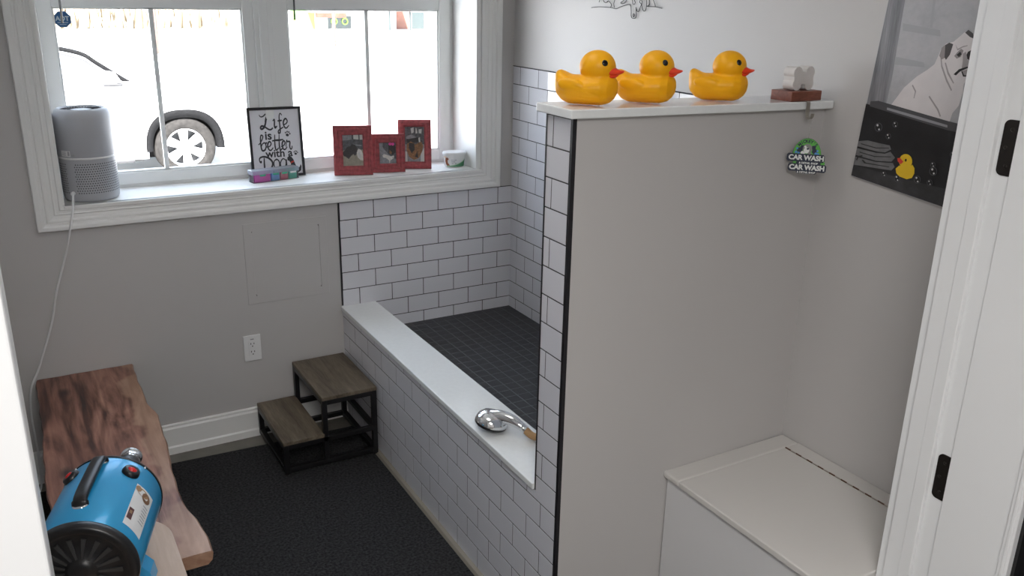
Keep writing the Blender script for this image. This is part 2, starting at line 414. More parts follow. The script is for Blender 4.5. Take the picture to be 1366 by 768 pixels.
# top rows stop at the cap
obj('tile_cladding', m, [TILE, GROUT], wall_partition)
def capw(mb, y0, y1, x0, xe, h):
    mb.hexa([(x0, y0, capz(x0)), (xe, y0, capz(xe)), (xe, y1, capz(xe)), (x0, y1, capz(x0))], [(x0, y0, capz(x0)+h), (xe, y0, capz(xe)+h), (xe, y1, capz(xe)+h), (x0, y1, capz(x0)+h)])
m = MB(); capw(m, H2-.020, -1.645, -.888, -.002, .022); obj('stone_cap', m, QUARTZ, wall_partition, bevel=.003)
for (yy, w, zz) in ((H2, .009, .0), (H1+.003, .006, .512)):
    fx = face_x(yy); m = MB()
    m.box((fx-.0015, yy-.0005, zz), (fx+.010, yy+w, capz(fx)-.001) if yy == H2 else (fx+.010, yy-w, capz(fx)-.001))
    obj('metal_edge_trim', m, EDGE, wall_partition)

# tile on the window wall and the right wall inside the tub
def fb(u, v, d): return (-u, -d, v)
m = MB(); tiles(m, fb, [(.006, .852, .39, .997)], .0772, .995-PZ, 0); obj('tile_cladding', m, [TILE, GROUT], wall_back)
m = MB().box((-.8555, -.009, .534), (-.850, 0, 1.0)); obj('metal_edge_trim', m, EDGE, wall_back)
def fr(u, v, d): return (-d, -u, v)
m = MB(); tiles(m, fr, [(.006, 1.663, .39, .995+7*PZ)], .1445, .995, 1); m.box((-.0062, -1.663, .995+7*PZ), (0, 0, .995+7*PZ+.002), 1)
obj('tile_cladding', m, [TILE, GROUT], wall_right)

# ------------------------------------------------------------------ dog wash tub
tub = thing('dog_wash_tub', 'built-in dog wash tub with white subway tile front and black mosaic floor', 'tub', (-.45, -.8, 0))
m = MB(); tiles(m, ff, [(.0, 1.6648, .012, .511)], 1.232, .481, 1)
m.hexa([(face_x(0)+T, 0, 0), (-.70, 0, 0), (-.70, H1+.002, 0), (face_x(H1)+T, H1+.002, 0)], [(face_x(0)+T, 0, .51), (-.70, 0, .51), (-.70, H1+.002, .51), (face_x(H1)+T, H1+.002, .51)], 1)
obj('tiled_apron', m, [TILE, GROUT], tub)
m = MB().hexa([(-.862, -.007, .511), (-.700, -.007, .511), (-.696, H1+.002, .511), (face_x(H1)-.009, H1+.002, .511)], [(-.862, -.007, .531), (-.700, -.007, .531), (-.696, H1+.002, .531), (face_x(H1)-.009, H1+.002, .531)])
obj('stone_curb', m, QUARTZ, tub, bevel=.0025)
m = MB().box((-.699, H1+.002, .30), (0-.0065, -.0065, .3963), 1)
q = .0525
ny, nx = int(1.66/q)+1, int(.69/q)+1
for i in range(nx):
    for j in range(ny):
        a, b = -.0085-(i+1)*q+.0032, -.0085-i*q; c, d = -.0085-(j+1)*q+.0032, -.0085-j*q
        a = max(a, -.699); c = max(c, H1+.002)
        if b-a < .004 or d-c < .004: continue
        m.hexa([(a, c, .3955), (b, c, .3955), (b, d, .3955), (a, d, .3955)], [(a+.001, c+.001, .397), (b-.001, c+.001, .397), (b-.001, d-.001, .397), (a+.001, d-.001, .397)], 0)
MOSAIC = pmat('black mosaic tile', (.022, .023, .026), .42, var=(30, .25)); MGROUT = pmat('grey mosaic grout', (.13, .135, .145), .8)
obj('mosaic_floor', m, [MOSAIC, MGROUT], tub)
m = MB().box((-.6995, H1+.002, .39), (-.694, -.006, .511)); obj('inner_curb_face', m, QUARTZ, tub)
# edging strip on the floor in front of the tub
m = MB(); m.hexa([(-.872, -.022, 0), (-.85, -.022, 0), (-.866, -1.78, 0), (-.888, -1.78, 0)], [(-.866, -.022, .012), (-.85, -.022, .014), (-.866, -1.78, .014), (-.882, -1.78, .012)])
struct('trim_1', m, TAN)

# ------------------------------------------------------------------ carpet
m = MB(); v = [(-2.195, -.100), (-1.618, -.110), (-1.264, -.128), (-.878, -.140), (-.893, -1.80), (-.58, -1.80), (-.58, -2.39), (-2.195, -2.39)]
m.prism(v[::-1], lambda a, b, d: (a, b, d), .0005, .009)
tag(obj('carpet_mat', m, CARPET), 'charcoal black carpet mat covering most of the floor', 'carpet')

# ------------------------------------------------------------------ window
win = bpy.data.objects.new('window_1', None); COL.objects.link(win); win['kind'] = 'structure'; win['label'] = 'white double window above the tub'; ORIG['window_1'] = Vector((0, 0, 0))
# picture-frame casing: profile swept round the opening with mitred corners
ix0, ix1, iz0, iz1 = -1.893, -.170, 1.084, 2.22
prof = [(0, 0), (0, .012), (.010, .014), (.013, .010), (.022, .010), (.026, .013), (.030, .010), (.042, .012), (.046, .016), (.052, .017), (.055, .013), (.060, .014), (.064, .021), (.070, .023), (.082, .023), (.085, .019), (.085, 0)]
m = MB(); vs = []
for (cx, cz, sx, sz, ex) in ((ix0, iz0, -1, -1, .093/.085), (ix1, iz0, 1, -1, .097/.085), (ix1, iz1, 1, 1, .097/.085), (ix0, iz1, -1, 1, .093/.085)):
    for u, d in prof: vs.append((cx+sx*u*ex, -d, cz+sz*u))
n = len(prof); fs = []
for c in range(4):
    e = (c+1) % 4
    for i in range(n-1): fs.append([c*n+i, e*n+i, e*n+i+1, c*n+i+1])
m.add(vs, fs, 0); obj('casing', m, TRIM, win)
m = MB().box((WX0+.001, -.008, WZ0), (WX1-.001, .235, 1.087)); m.box((ix0+.002, -.014, 1.070), (ix1-.002, 0.01, 1.087)); obj('sill', m, TRIM, win, bevel=.003)
m = MB(); m.box((WX1-.004, -.004, 1.087), (WX1+.02, .24, WZ1)); m.box((WX0-.02, -.004, 1.087), (WX0+.004, .24, WZ1)); m.box((WX0, -.004, WZ1-.006), (WX1, .24, WZ1+.02))
obj('jamb_lining', m, TRIM, win, bevel=.002)
SY = .222     # room face of the sashes
GY = .250     # glass
m = MB()
m.box((WX0, SY+.010, 1.087), (-1.848, .30, WZ1)); m.box((-.226, SY+.010, 1.087), (WX1, .30, WZ1)); m.box((WX0, SY+.008, 1.06), (WX1, .30, 1.104)); m.box((WX0, SY+.010, 2.17), (WX1, .30, WZ1))
m.box((-1.098, SY-.006, 1.087), (-1.022, .30, WZ1)); m.box((-1.078, SY-.012, 1.087), (-1.042, SY, WZ1))
obj('frame', m, VINYL, win, bevel=.003)
for (gx0, gx1, sx0, sx1, mu) in ((-1.826, -1.141, -1.876, -1.098, -1.485), (-.958, -.268, -1.022, -.212, -.611)):
    for (zb, zt, g0, g1, dy) in ((1.100, 1.835, 1.1465, 1.774, 0), (1.80, 2.17, 1.845, 2.125, .028)):
        m = MB(); y0, y1 = SY+dy, SY+dy+.032
        m.box((sx0, y0, zb), (gx0, y1, zt)); m.box((gx1, y0, zb), (sx1, y1, zt)); m.box((gx0, y0, zb), (gx1, y1, g0)); m.box((gx0, y0, g1), (gx1, y1, zt))
        # glazing beads
        b = .007
        m.box((gx0, y0+.006, g0), (gx0+b, y1, g1)); m.box((gx1-b, y0+.006, g0), (gx1, y1, g1)); m.box((gx0, y0+.006, g0), (gx1, y1, g0+b)); m.box((gx0, y0+.006, g1-b), (gx1, y1, g1))
        sash = obj('sash', m, VINYL, win, bevel=.002)
        m = MB().box((mu-.0085, y0+.006, g0), (mu+.0085, y0+.022, g1)); obj('muntin', m, VINYL, sash)
        m = MB(); yy = y0+.018; m.quad((gx0, yy, g0), (gx1, yy, g0), (gx1, yy, g1), (gx0, yy, g1)); obj('glass', m, GLASS, sash)

# ------------------------------------------------------------------ doorway, door
m = MB()
m.box((DX1, -2.53, 0), (DX1+.02, YF+.0, DZ)); m.box((DX0-.02, -2.53, 0), (DX0, YF, DZ)); m.box((DX0-.02, -2.53, DZ), (DX1+.02, YF, DZ+.02))
trim2 = struct('trim_2', m, DOORW, 'white door frame lining the doorway', bevel=.0015)
m = MB(); m.box((DX1-.012, -2.491, 0), (DX1, -2.424, DZ)); m.box((DX0, -2.491, DZ-.012), (DX1, -2.424, DZ)); 
m.box((DX1-.004, -2.424, 0), (DX1, -2.402, DZ)); m.box((DX1-.0145, -2.491, 0), (DX1-.012, -2.463, DZ))
obj('door_stop', m, DOORW, trim2, bevel=.003)
m = MB()
for (a, b) in ((DX0-.085, DX0-.0003), (DX1+.003+.07, DX1+.155)):
    m.box((a, -2.546, 0), (b, -2.53, DZ+.07))
m.box((DX0-.085, -2.546, DZ+.003), (DX1+.155, -2.53, DZ+.085))
for (a, b) in ((DX0-.085, DX0-.004), ):
    m.box((a, YF, 0), (b, YF+.016, DZ+.08))
obj('casing', m, DOORW, trim2, bevel=.003)
# the open right leaf, swung into the corridor
door = bpy.data.objects.new('door_1', None); COL.objects.link(door); door['kind'] = 'structure'; door['label'] = 'white door leaf with dark glass, open into the corridor'; ORIG['door_1'] = Vector((0, 0, 0))
dx0, dx1 = -.335, -.299; dyA, dyB = -2.530, -3.36
m = MB(); m.box((dx0, dyA-.147, .012), (dx1, dyA, 2.07)); m.box((dx0, dyB, .012), (dx1, dyB+.147, 2.07)); m.box((dx0, dyB, .012), (dx1, dyA, .26)); m.box((dx0, dyB, 1.93), (dx1, dyA, 2.07))
obj('stile_frame', m, DOORW, door, bevel=.0015)
m = MB()
for (a, b, c, d) in ((dyA-.147, dyA-.169, .26, 1.93), (dyB+.169, dyB+.147, .26, 1.93)):
    m.box((dx0-.005, b, c), (dx1+.005, a, d)); m.box((dx0-.008, b+.006, c), (dx1+.008, a-.008, d))
m.box((dx0-.005, dyB+.147, .26), (dx1+.005, dyA-.147, .282)); m.box((dx0-.005, dyB+.147, 1.908), (dx1+.005, dyA-.147, 1.93))
obj('glazing_bead', m, DOORW, door, bevel=.002)
m = MB().box((dx0+.012, dyB+.16, .27), (dx1-.012, dyA-.16, 1.92)); obj('glass_panel', m, DGLASS, door)
for zc in (.330, .851, 1.588):
    m = MB(); c = []
    h2, w, r = .055, .030, .012
    pl = [(-2.528, zc-h2), (-2.528, zc+h2), (-2.497-.0+.0-r*.0, zc+h2)]
    poly = [(0, -h2), (0, h2)] + [(w-r+r*math.sin(a), h2-r+r*math.cos(a)) for a in [i*PI/2/6 for i in range(7)]] + [(w-r+r*math.cos(a), -h2+r-r*math.sin(a)) for a in [i*PI/2/6 for i in range(7)]]
    m.prism(poly, lambda u, v, d: (DX1-d, -2.530+u, zc+v), 0, .0022)
    hg = obj('hinge', m, OILM, door)
    for sy, sz in ((.012, .036), (.019, 0), (.012, -.036)):
        m = MB().lathe([(.0042, 0), (.0042, .0006), (.002, .0012), (.0006, .0006)], 10, 0, Matrix.Translation((DX1-.0022, -2.53+sy, zc+sz)) @ Matrix.Rotation(-PI/2, 4, 'Y'))
        obj('screw', m, OILM, hg)

# ================================================================== THINGS ON THE WINDOW SILL
SILL = 1.087
# ---- air purifier
ap = thing('air_purifier', 'grey cylindrical air purifier standing on the left end of the window sill', 'air purifier', (-1.782, .103, SILL))
r = .0985
m = MB(); m.lathe([(0, .0), (.084, 0), (.092, .003), (.0955, .010), (.097, .022), (r-.001, .030), (r-.001, .155), (r-.0005, .160)], 64)
rows = 13
for i in range(rows):
    z = .036+i*.0088
    for k in range(72):
        a = 2*PI*(k+.5*(i % 2))/72
        if abs((a-math.radians(227)+PI) % (2*PI)-PI) < .17: continue
        ca, sa = math.cos(a), math.sin(a); rr = r-.0006
        m.add([(rr*ca-sa*.0024*math.cos(t)+0, rr*sa+ca*.0024*math.cos(t), z+.0024*math.sin(t)) for t in [2*PI*j/6 for j in range(6)]], [list(range(6))], 1)
obj('lower_shell', m, [PURIF, PURIFD], ap, local=True)
m = MB(); m.lathe([(r-.002, .158), (r+.0008, .160), (r+.0008, .165), (r-.002, .167)], 64); obj('seam_ring', m, LABELW, ap, local=True)
m = MB(); m.lathe([(r-.001, .166), (r, .168), (r, .305), (r-.002, .318), (.090, .331), (.082, .337), (.078, .338)], 64); obj('upper_shell', m, PURIF, ap, local=True)
m = MB(); m.lathe([(.079, .338), (.076, .336), (.074, .330), (0, .330)], 48, 0)
for k in range(40):
    a = 2*PI*k/40
    for q_, rr in enumerate((.062, .050, .038)):
        m.tube([(rr*math.cos(a+.1*q_), rr*math.sin(a+.1*q_), .3318), ((rr+.009)*math.cos(a+.1*q_), (rr+.009)*math.sin(a+.1*q_), .3318)], .0017, 5, 1)
obj('top_grille', m, [PURIF, PURIFD], ap, local=True)
def cyl_patch(mb, R, a0, a1, z0, z1, mi, n=6, cx=0, cy=0, sx=1, sy=1):
    vs = []
    for k in range(n+1):
        a = a0+(a1-a0)*k/n
        vs += [(cx+R*sx*math.cos(a), cy+R*sy*math.sin(a), z0), (cx+R*sx*math.cos(a), cy+R*sy*math.sin(a), z1)]
    mb.add(vs, [[2*k, 2*k+2, 2*k+3, 2*k+1] for k in range(n)], mi)
m = MB(); A = math.radians
cyl_patch(m, r+.0006, A(209), A(232), .171, .192, 0)
for i in range(4): cyl_patch(m, r+.0009, A(211), A(222), .175+i*.004, .1765+i*.004, 1)
cyl_patch(m, r+.0009, A(226), A(230.5), .174, .190, 1); cyl_patch(m, r+.0009, A(235), A(241), .171, .180, 1)
obj('rating_label', m, [LABELW, LABELG], ap, local=True)
pts = [(-1.850, .030, 1.122), (-1.853, .012, 1.120), (-1.858, -.015, 1.098), (-1.864, -.040, 1.075), (-1.876, -.043, 1.03), (-1.887, -.036, .985), (-1.907, -.016, .907), (-1.955, -.009, .768), (-1.985, -.008, .654), (-2.023, -.012, .555), (-2.058, -.018, .47), (-2.090, -.035, .410), (-2.104, -.04, .30), (-2.103, -.05, .16), (-2.110, -.06, .02), (-2.13, -.12, .006)]
m = MB().tube(catmull(pts, 6), .0038, 8); m.tube([(-1.8495, .033, 1.1225), (-1.853, .022, 1.1225)], .0075, 10)
obj('power_cord', m, CORDW, ap)

# ---- framed saying
def tilt_thing(name, label, cat, base, yaw, lean, group=None):
    """root at the base centre; local X across, local Z up, front faces local -Y; lean tips the top backwards"""
    e = thing(name, label, cat, base, (0, 0, 0), group); e.rotation_euler = (-lean, 0, yaw); return e
W, Hh = .226, .294
sg = tilt_thing('framed_sign', 'black framed sign reading Life is better with a Dog on the sill', 'sign', (-1.044, .186, SILL+.0005), math.radians(-2), math.radians(5.5))
def frame_mb(W, Hh, prof, mi=0, mb=None):
    """mitred frame: prof = (inset from the outer edge, depth towards the viewer)"""
    mb = mb or MB(); vs = []; n = len(prof)
    for (cx, cz, sx, sz) in ((-W/2, 0, 1, 1), (W/2, 0, -1, 1), (W/2, Hh, -1, -1), (-W/2, Hh, 1, -1)):
        for u, d in prof: vs.append((cx+sx*u, -d, cz+sz*u))
    fs = []
    for c in range(4):
        e = (c+1) % 4
        for i in range(n-1): fs.append([c*n+i, c*n+i+1, e*n+i+1, e*n+i])
    return mb.add(vs, fs, mi)
m = frame_mb(W, Hh, [(0, -.008), (0, .006), (.0015, .0075), (.0095, .0075), (.011, .006), (.011, 0)]); m.box((-W/2+.004, .004, .004), (W/2-.004, .008, Hh-.004)); obj('frame', m, FRAMEB, sg, local=True)
m = MB(); m.box((-W/2+.009, 0, .009), (W/2-.009, .004, Hh-.009)); 
def SP(u, v, d=.0006):   # u,v in 0..1 of the print, v down
    return (-W/2+.011+u*(W-.022), -d, Hh-.011-v*(Hh-.022))
def glyph(strokes, box, wd, d=.0006):
    x0, x1, y0, y1 = box    # y0 top
    for s in strokes:
        ribbon(m, [(x0+p[0]*(x1-x0), y1-p[1]*(y1-y0)) for p in s], wd, lambda a, b: SP(a, b, d), 1)
k = .0150; th = (k*.55, k, k*.6)
# Life
glyph([[(.02, .92), (.12, .80), (.30, .82), (.50, .95), (.66, .95), (.62, .82), (.50, .60), (.42, .35), (.30, .14), (.12, .05), (.05, .14), (.16, .24), (.36, .18), (.62, .02), (.80, .0), (.95, .10)], [(.66, .97), (.52, .72), (.42, .45)]], (.19, .47, .05, .30), (k*.5, k*1.15, k*.8))
glyph([[(.05, .62), (.35, .75), (.40, .62), (.30, .20), (.48, .05), (.85, .22)]], (.46, .56, .10, .29), th)
glyph([[(.0, .0), (.03, .05), (.0, .08), (-.03, .04), (.0, .0)]], (.515, .595, .095, .27), k*.6)
glyph([[(.82, .90), (.62, 1.0), (.46, .86), (.44, .55), (.46, .20), (.40, .02), (.20, .0), (.22, .12), (.5, .20), (.9, .30)], [(.20, .62), (.78, .64)]], (.53, .69, .06, .36), th)
glyph([[(.05, .35), (.55, .45), (.80, .72), (.55, .98), (.22, .75), (.15, .40), (.35, .05), (.65, .03), (1.0, .28)]], (.66, .79, .14, .29), th)
m.text('is', .050, lambda a, b: SP(.345+a/(W-.022), .395-b/(Hh-.022)), 1, offset=.0012)
# better
glyph([[(.0, .40), (.30, .55), (.62, .90), (.42, 1.0), (.30, .75), (.30, .25), (.42, .02), (.72, .05), (.90, .28), (.78, .50), (.50, .45), (.34, .28)], [(.85, .46), (1.05, .52)]], (.13, .30, .38, .62), th)
glyph([[(-.15, .40), (.45, .45), (.75, .75), (.5, .98), (.2, .75), (.15, .38), (.38, .04), (.70, .04), (1.05, .30)]], (.30, .42, .48, .62), th)
for x in (.42, .51):
    glyph([[(.50, 1.0), (.42, .60), (.40, .22), (.55, .0), (1.0, .14)], [(-.05, .60), (1.15, .66)]], (x, x+.12, .38, .62), th)
glyph([[(-.1, .35), (.40, .45), (.72, .76), (.5, .98), (.2, .75), (.15, .38), (.38, .04), (.70, .04), (1.05, .30)]], (.60, .71, .48, .62), th)
glyph([[(.0, .30), (.22, .95), (.30, .80), (.55, .82), (.70, .72), (.62, .30), (.74, .02), (.95, .10), (1.0, .35)]], (.69, .82, .47, .62), th)
m.text('with a', .046, lambda a, b: SP(.54+a/(W-.022), .675-b/(Hh-.022)), 1, offset=.0010)
# Dog
glyph([[(.36, .92), (.34, .55), (.32, .15), (.18, .02)], [(.0, .70), (.05, .92), (.35, 1.0), (.72, .86), (.95, .55), (.85, .20), (.55, .02), (.20, .04), (.02, .16)], [(.0, .70), (.10, .62), (.14, .72)]], (.12, .40, .71, .93), (k*.7, k*1.2, k*.8))
glyph([[(.5, 1.0), (.15, .82), (.08, .45), (.28, .06), (.62, .04), (.90, .40), (.86, .80), (.5, 1.0), (.42, .86)]], (.40, .54, .76, .93), th)
glyph([[(.80, .90), (.45, 1.0), (.12, .78), (.15, .52), (.45, .42), (.78, .62), (.84, .95), (.84, .30), (.70, .02), (.35, .0), (.20, .12)]], (.53, .70, .76, 1.02), th)
def paw(cx, cy, s, rot):
    for (a, b, rr, ry) in ((0, .25, .55, .45), (-.75, -.35, .22, .30), (-.28, -.75, .22, .32), (.28, -.75, .22, .32), (.75, -.35, .22, .30)):
        c, sn = math.cos(rot), math.sin(rot)
        m.add([SP(cx+s*((a+x)*c-(b+y)*sn), cy+s*.78*((a+x)*sn+(b+y)*c)) for x, y in circ2(0, 0, rr, 14, ry)], [list(range(14))], 1)
paw(.745, .385, .062, .3); paw(.885, .685, .050, .2)
dogp = [(.70, .745), (.735, .725), (.785, .735), (.825, .78), (.86, .86), (.90, .93), (.945, .90), (.97, .86), (.985, .90), (.97, .96), (.92, .985), (.74, .985), (.76, .90), (.765, .84), (.735, .80), (.70, .79)]
m.add([SP(*p) for p in dogp], [list(range(len(dogp)))[::-1]], 1)
m.add([SP(a, b, .0009) for a, b in ((.765, .815), (.825, .80), (.835, .82), (.768, .84))], [[0, 1, 2, 3]], 2)
obj('print', m, [PAPER, INK, P_RED], sg, local=True)
m = MB().hexa([(-.035, .006, .02), (.035, .006, .02), (.03, .018, .0), (-.03, .018, .0)], [(-.02, .006, .17), (.02, .006, .17), (.02, .010, .17), (-.02, .010, .17)]); obj('easel_back', m, FRAMEB, sg, local=True)

# ---- coloured compartment box
pb = thing('pill_organizer', 'clear lidded organizer box with pink, blue, red and green compartments', 'organizer', (-1.080, .137, SILL), (0, 0, math.radians(11)))
Lp, Dp, Hp = .205, .046, .050
m = MB(); w = .0012
m.box((-Lp/2, -Dp/2, 0), (Lp/2, Dp/2, w))
for (a, b) in (((-Lp/2, -Dp/2, w), (Lp/2, -Dp/2+w, .040)), ((-Lp/2, Dp/2-w, w), (Lp/2, Dp/2, .040)), ((-Lp/2, -Dp/2, w), (-Lp/2+w, Dp/2, .040)), ((Lp/2-w, -Dp/2, w), (Lp/2, Dp/2, .040))): m.box(a, b)
obj('tray', m, CLEARP, pb, local=True)
m = MB(); m.box((-Lp/2-.002, -Dp/2-.002, Hp-w), (Lp/2+.002, Dp/2+.002, Hp))
for (a, b) in (((-Lp/2-.002, -Dp/2-.002), (Lp/2+.002, -Dp/2-.001)), ((-Lp/2-.002, Dp/2+.001), (Lp/2+.002, Dp/2+.002)), ((-Lp/2-.002, -Dp/2-.001), (-Lp/2-.001, Dp/2+.001)), ((Lp/2+.001, -Dp/2-.001), (Lp/2+.002, Dp/2+.001))):
    m.box((*a, .0335), (*b, Hp-w))
m.box((-.012, -Dp/2-.006, .036), (.012, -Dp/2-.002, .044))
obj('lid', m, FROST, pb, local=True)
xs = [-.098, -.022, .019, .058, .098]
for i in range(4):
    m = MB(); x0, x1_ = xs[i]+.003, xs[i+1]-.003; h = .038; ww = .0015
    m.box((x0, -.020, .0015), (x1_, .020, .003)); m.box((x0, -.020, .003), (x1_, -.0185, h)); m.box((x0, .0185, .003), (x1_, .020, h)); m.box((x0, -.0185, .003), (x0+ww, .0185, h)); m.box((x1_-ww, -.0185, .003), (x1_, .0185, h))
    c = obj('compartment', m, CP[i], pb, local=True); c['label'] = ('pink', 'blue', 'red', 'green')[i]+' compartment'
    m = MB(); xc = (x0+x1_)/2; m.box((xc-.013, -Dp/2-.0009, .026), (xc+.013, -Dp/2-.0003, .034)); obj('sticker', m, TAGG if i != 3 else LABELW, c, local=True)

# ---- three red photo frames
def photo_frame(label, base, yaw, lean, W, Hh, fw, kind):
    e = tilt_thing('photo_frame', label, 'picture frame', base, yaw, lean, 'red picture frames on the window sill')
    if kind == 'mitre':
        pr = [(0, -.010), (0, .008), (.002, .011), (fw*.45, .016), (fw*.8, .016), (fw*.86, .010), (fw, .008), (fw, 0)]
    else:
        pr = [(0, -.010), (0, .009), (.002, .011), (fw*.30, .011), (fw*.34, .015), (fw*.52, .015), (fw*.56, .011), (fw*.88, .011), (fw, .008), (fw, 0)]
    m = frame_mb(W, Hh, pr); m.box((-W/2+.003, .001, .003), (W/2-.003, .009, Hh-.003)); obj('frame', m, MAROON, e, local=True)
    m = MB().hexa([(-.028, .009, .03), (.028, .009, .03), (.022, .052, .004), (-.022, .052, .004)], [(-.015, .009, Hh*.7), (.015, .009, Hh*.7), (.015, .012, Hh*.7), (-.015, .012, Hh*.7)]); obj('easel_back', m, FRAMEB, e, local=True)
    return e
def photo(e, W, Hh, fw, polys, mats):
    m = MB(); w, h = W-2*fw, Hh-2*fw
    def F(u, v, d): return (-w/2+u*w, -d, Hh-fw-v*h)
    m.quad(F(0, 1, .0008), F(1, 1, .0008), F(1, 0, .0008), F(0, 0, .0008), 0)
    for i, (mi, poly) in enumerate(polys):
        d = .0009+.00008*i
        if len(poly[0]) == 3:
            cx, cy, rr = poly[0]; poly = circ2(cx, cy, rr, 18, rr*w/h)
        elif len(poly[0]) == 4:
            cx, cy, rr, ry = poly[0]; poly = circ2(cx, cy, rr, 18, ry)
        a = sum(poly[j][0]*poly[(j+1) % len(poly)][1]-poly[(j+1) % len(poly)][0]*poly[j][1] for j in range(len(poly)))
        if a > 0: poly = poly[::-1]
        m.add([F(x, y, d) for x, y in poly], [list(range(len(poly)))], mi)
    obj('photo', m, mats, e, local=True)
PH_F = pmat('photo beige floor', (.26, .24, .19), .35, var=(60, .2)); PH_D = pmat('photo black fur', (.018, .016, .018), .35, var=(200, .6)); PH_M = pmat('photo dark grey', (.075, .08, .09), .35, var=(90, .5))
PH_L = pmat('photo pale', (.52, .53, .52), .35); PH_B = pmat('photo brown fur', (.20, .095, .035), .35, var=(120, .5)); PH_G = pmat('photo mid grey', (.22, .23, .25), .35, var=(80, .3)); PH_P = pmat('photo pink', (.75, .06, .36), .35); PH_W = pmat('photo white fur', (.60, .58, .55), .35, var=(160, .2))
e = photo_frame('red picture frame with photo of black dog on beige floor, nearest the organizer', (-.741, .098, SILL+.0005), math.radians(-17), math.radians(5), .166, .213, .040, 'step')
photo(e, .166, .213, .040, [(2, [(0, 0), (1, 0), (1, .42), (0, .48)]), (3, [(.55, 0), (.80, 0), (.80, .16), (.55, .14)]), (3, [(.86, 0), (1, 0), (1, .16), (.86, .16)]), (4, [(0, .02), (.45, 0), (.45, .16), (.0, .18)]),
    (2, [(0, .2), (.4, .18), (1, .28), (1, .48), (0, .5)]), (4, [(.55, .30), (.95, .34), (.95, .37), (.55, .34)]), (1, [(.10, .50), (.20, .40), (.38, .36), (.46, .30), (.62, .32), (.72, .44), (.70, .60), (.60, .68), (.52, .62), (.40, .68), (.28, .78), (.16, .72), (.04, .58)]), (1, [(.12, .6, .12, .10)]),
    (5, [(.68, .58), (.78, .45), (.92, .50), (1, .62), (1, .84), (.86, .82), (.72, .72)]), (3, [(.74, .62), (.80, .52), (.86, .60), (.92, .74), (.82, .76)])], [PH_F, PH_D, PH_M, PH_L, PH_G, PH_W])
e = photo_frame('small red picture frame with photo of white dog lying down, middle of three', (-.581, .096, SILL+.0005), math.radians(-16), math.radians(5), .150, .168, .038, 'step')
photo(e, .150, .168, .038, [(2, [(.25, 0), (1, 0), (1, .8), (.62, .62), (.2, .22)]), (1, [(.55, .1), (.95, .12), (.98, .45), (.80, .60), (.55, .45)]), (6, [(.66, .07, .09)]), (6, [(.82, .08, .09)]), (4, [(.62, .35), (.75, .45), (.72, .58), (.6, .5)]), (3, [(0, .0), (.1, .05), (.75, .95), (.6, 1), (.0, .35)]),
    (5, [(.18, .62), (.28, .54), (.50, .60), (.70, .66), (.86, .62), (.88, .74), (.76, .80), (.66, .84), (.62, .98), (.58, .98), (.56, .84), (.40, .74), (.22, .70)]), (1, [(.80, .72, .02)]), (1, [(.86, .74, .02)])], [PH_G, PH_D, PH_M, PH_G, PH_B, PH_W, PH_P])
e = photo_frame('tallest red picture frame with photo of brown dog, nearest the white tub', (-.441, .120, SILL+.0005), math.radians(-24), math.radians(6), .150, .220, .032, 'mitre')
photo(e, .150, .220, .032, [(2, [(0, 0), (1, 0), (1, .5), (0, .5)]), (3, [(.30, .05), (.46, .02), (.46, .16), (.34, .20)]), (3, [(.56, .04), (.60, .04), (.66, .18), (.56, .20)]), (3, [(.72, .08), (.88, .06), (.86, .20), (.72, .18)]), (4, [(.05, .28), (.35, .22), (.6, .30), (.3, .36), (.06, .34)]), (1, [(.1, .36), (.7, .3), (.9, .42), (.5, .46), (.1, .46)]),
    (5, [(.08, .50), (.30, .42), (.55, .50), (.85, .42), (.95, .55), (.86, .75), (.70, .90), (.45, .95), (.20, .86), (.08, .68)]), (1, [(.20, .46), (.48, .48), (.5, .66), (.34, .76), (.2, .62)]), (3, [(.70, .32), (.78, .30), (.80, .44), (.72, .44)]), (1, [(.52, .86), (.62, .7), (.68, .9)]), (3, [(.82, .78), (1, .60), (1, 1), (.80, 1)]), (3, [(0, .7), (.1, .72), (.12, 1), (0, 1)])], [PH_G, PH_D, PH_M, PH_L, PH_G, PH_B])

# ---- oval tub with a dog label
tb = thing('wipes_tub', 'white oval plastic tub with brown dog label at the right end of the sill', 'tub', (-.252, .100, SILL), (0, 0, 0))
m = MB(); TX, TYS = 1.0, .78
m.lathe([(0, 0), (.042, 0), (.0455, .003), (.0525, .055), (.053, .057)], 48, 0, None, True, TX, TYS); obj('cup', m, LABELW, tb, local=True)
m = MB(); m.lathe([(.053, .056), (.0560, .057), (.0565, .060), (.0565, .066), (.0545, .069), (.049, .070), (.047, .068), (0, .068)], 48, 0, None, True, TX, TYS); obj('lid', m, LABELW, tb, local=True)
m = MB()
def TF(a, z, d=.0006):
    rr = .0455+(.0525-.0455)*(z-.003)/.052+d; return (rr*math.cos(a)*TX, rr*math.sin(a)*TYS, z)
def tpoly(pts, mi, d=.0007):
    # pts: (angle deg from facing, z); strips subdivided
    n = len(pts); m.add([TF(A(a), z, d) for a, z in pts], [list(range(n))], mi)
fc = 240
for kk in range(16):   # green swoosh rising to the right
    a0, a1 = fc-40+kk*8, fc-32+kk*8; f0 = lambda t: .006+.030*max(0, (t-(fc-40))/128)**2
    tpoly([(a0, .004), (a1, .004), (a1, f0(a1)), (a0, f0(a0))], 1)
    tpoly([(a0, f0(a0)), (a1, f0(a1)), (a1, f0(a1)+.004), (a0, f0(a0)+.003)], 4, .0008)
tpoly([(fc-58, .046), (fc-40, .046), (fc-36, .052), (fc-58, .052)], 3)
tpoly([(fc-50, .030), (fc-44, .044), (fc-30, .048), (fc-22, .042), (fc-24, .036), (fc-30, .034), (fc-28, .022), (fc-18, .012), (fc-22, .008), (fc-36, .008), (fc-46, .016)], 2, .0009)
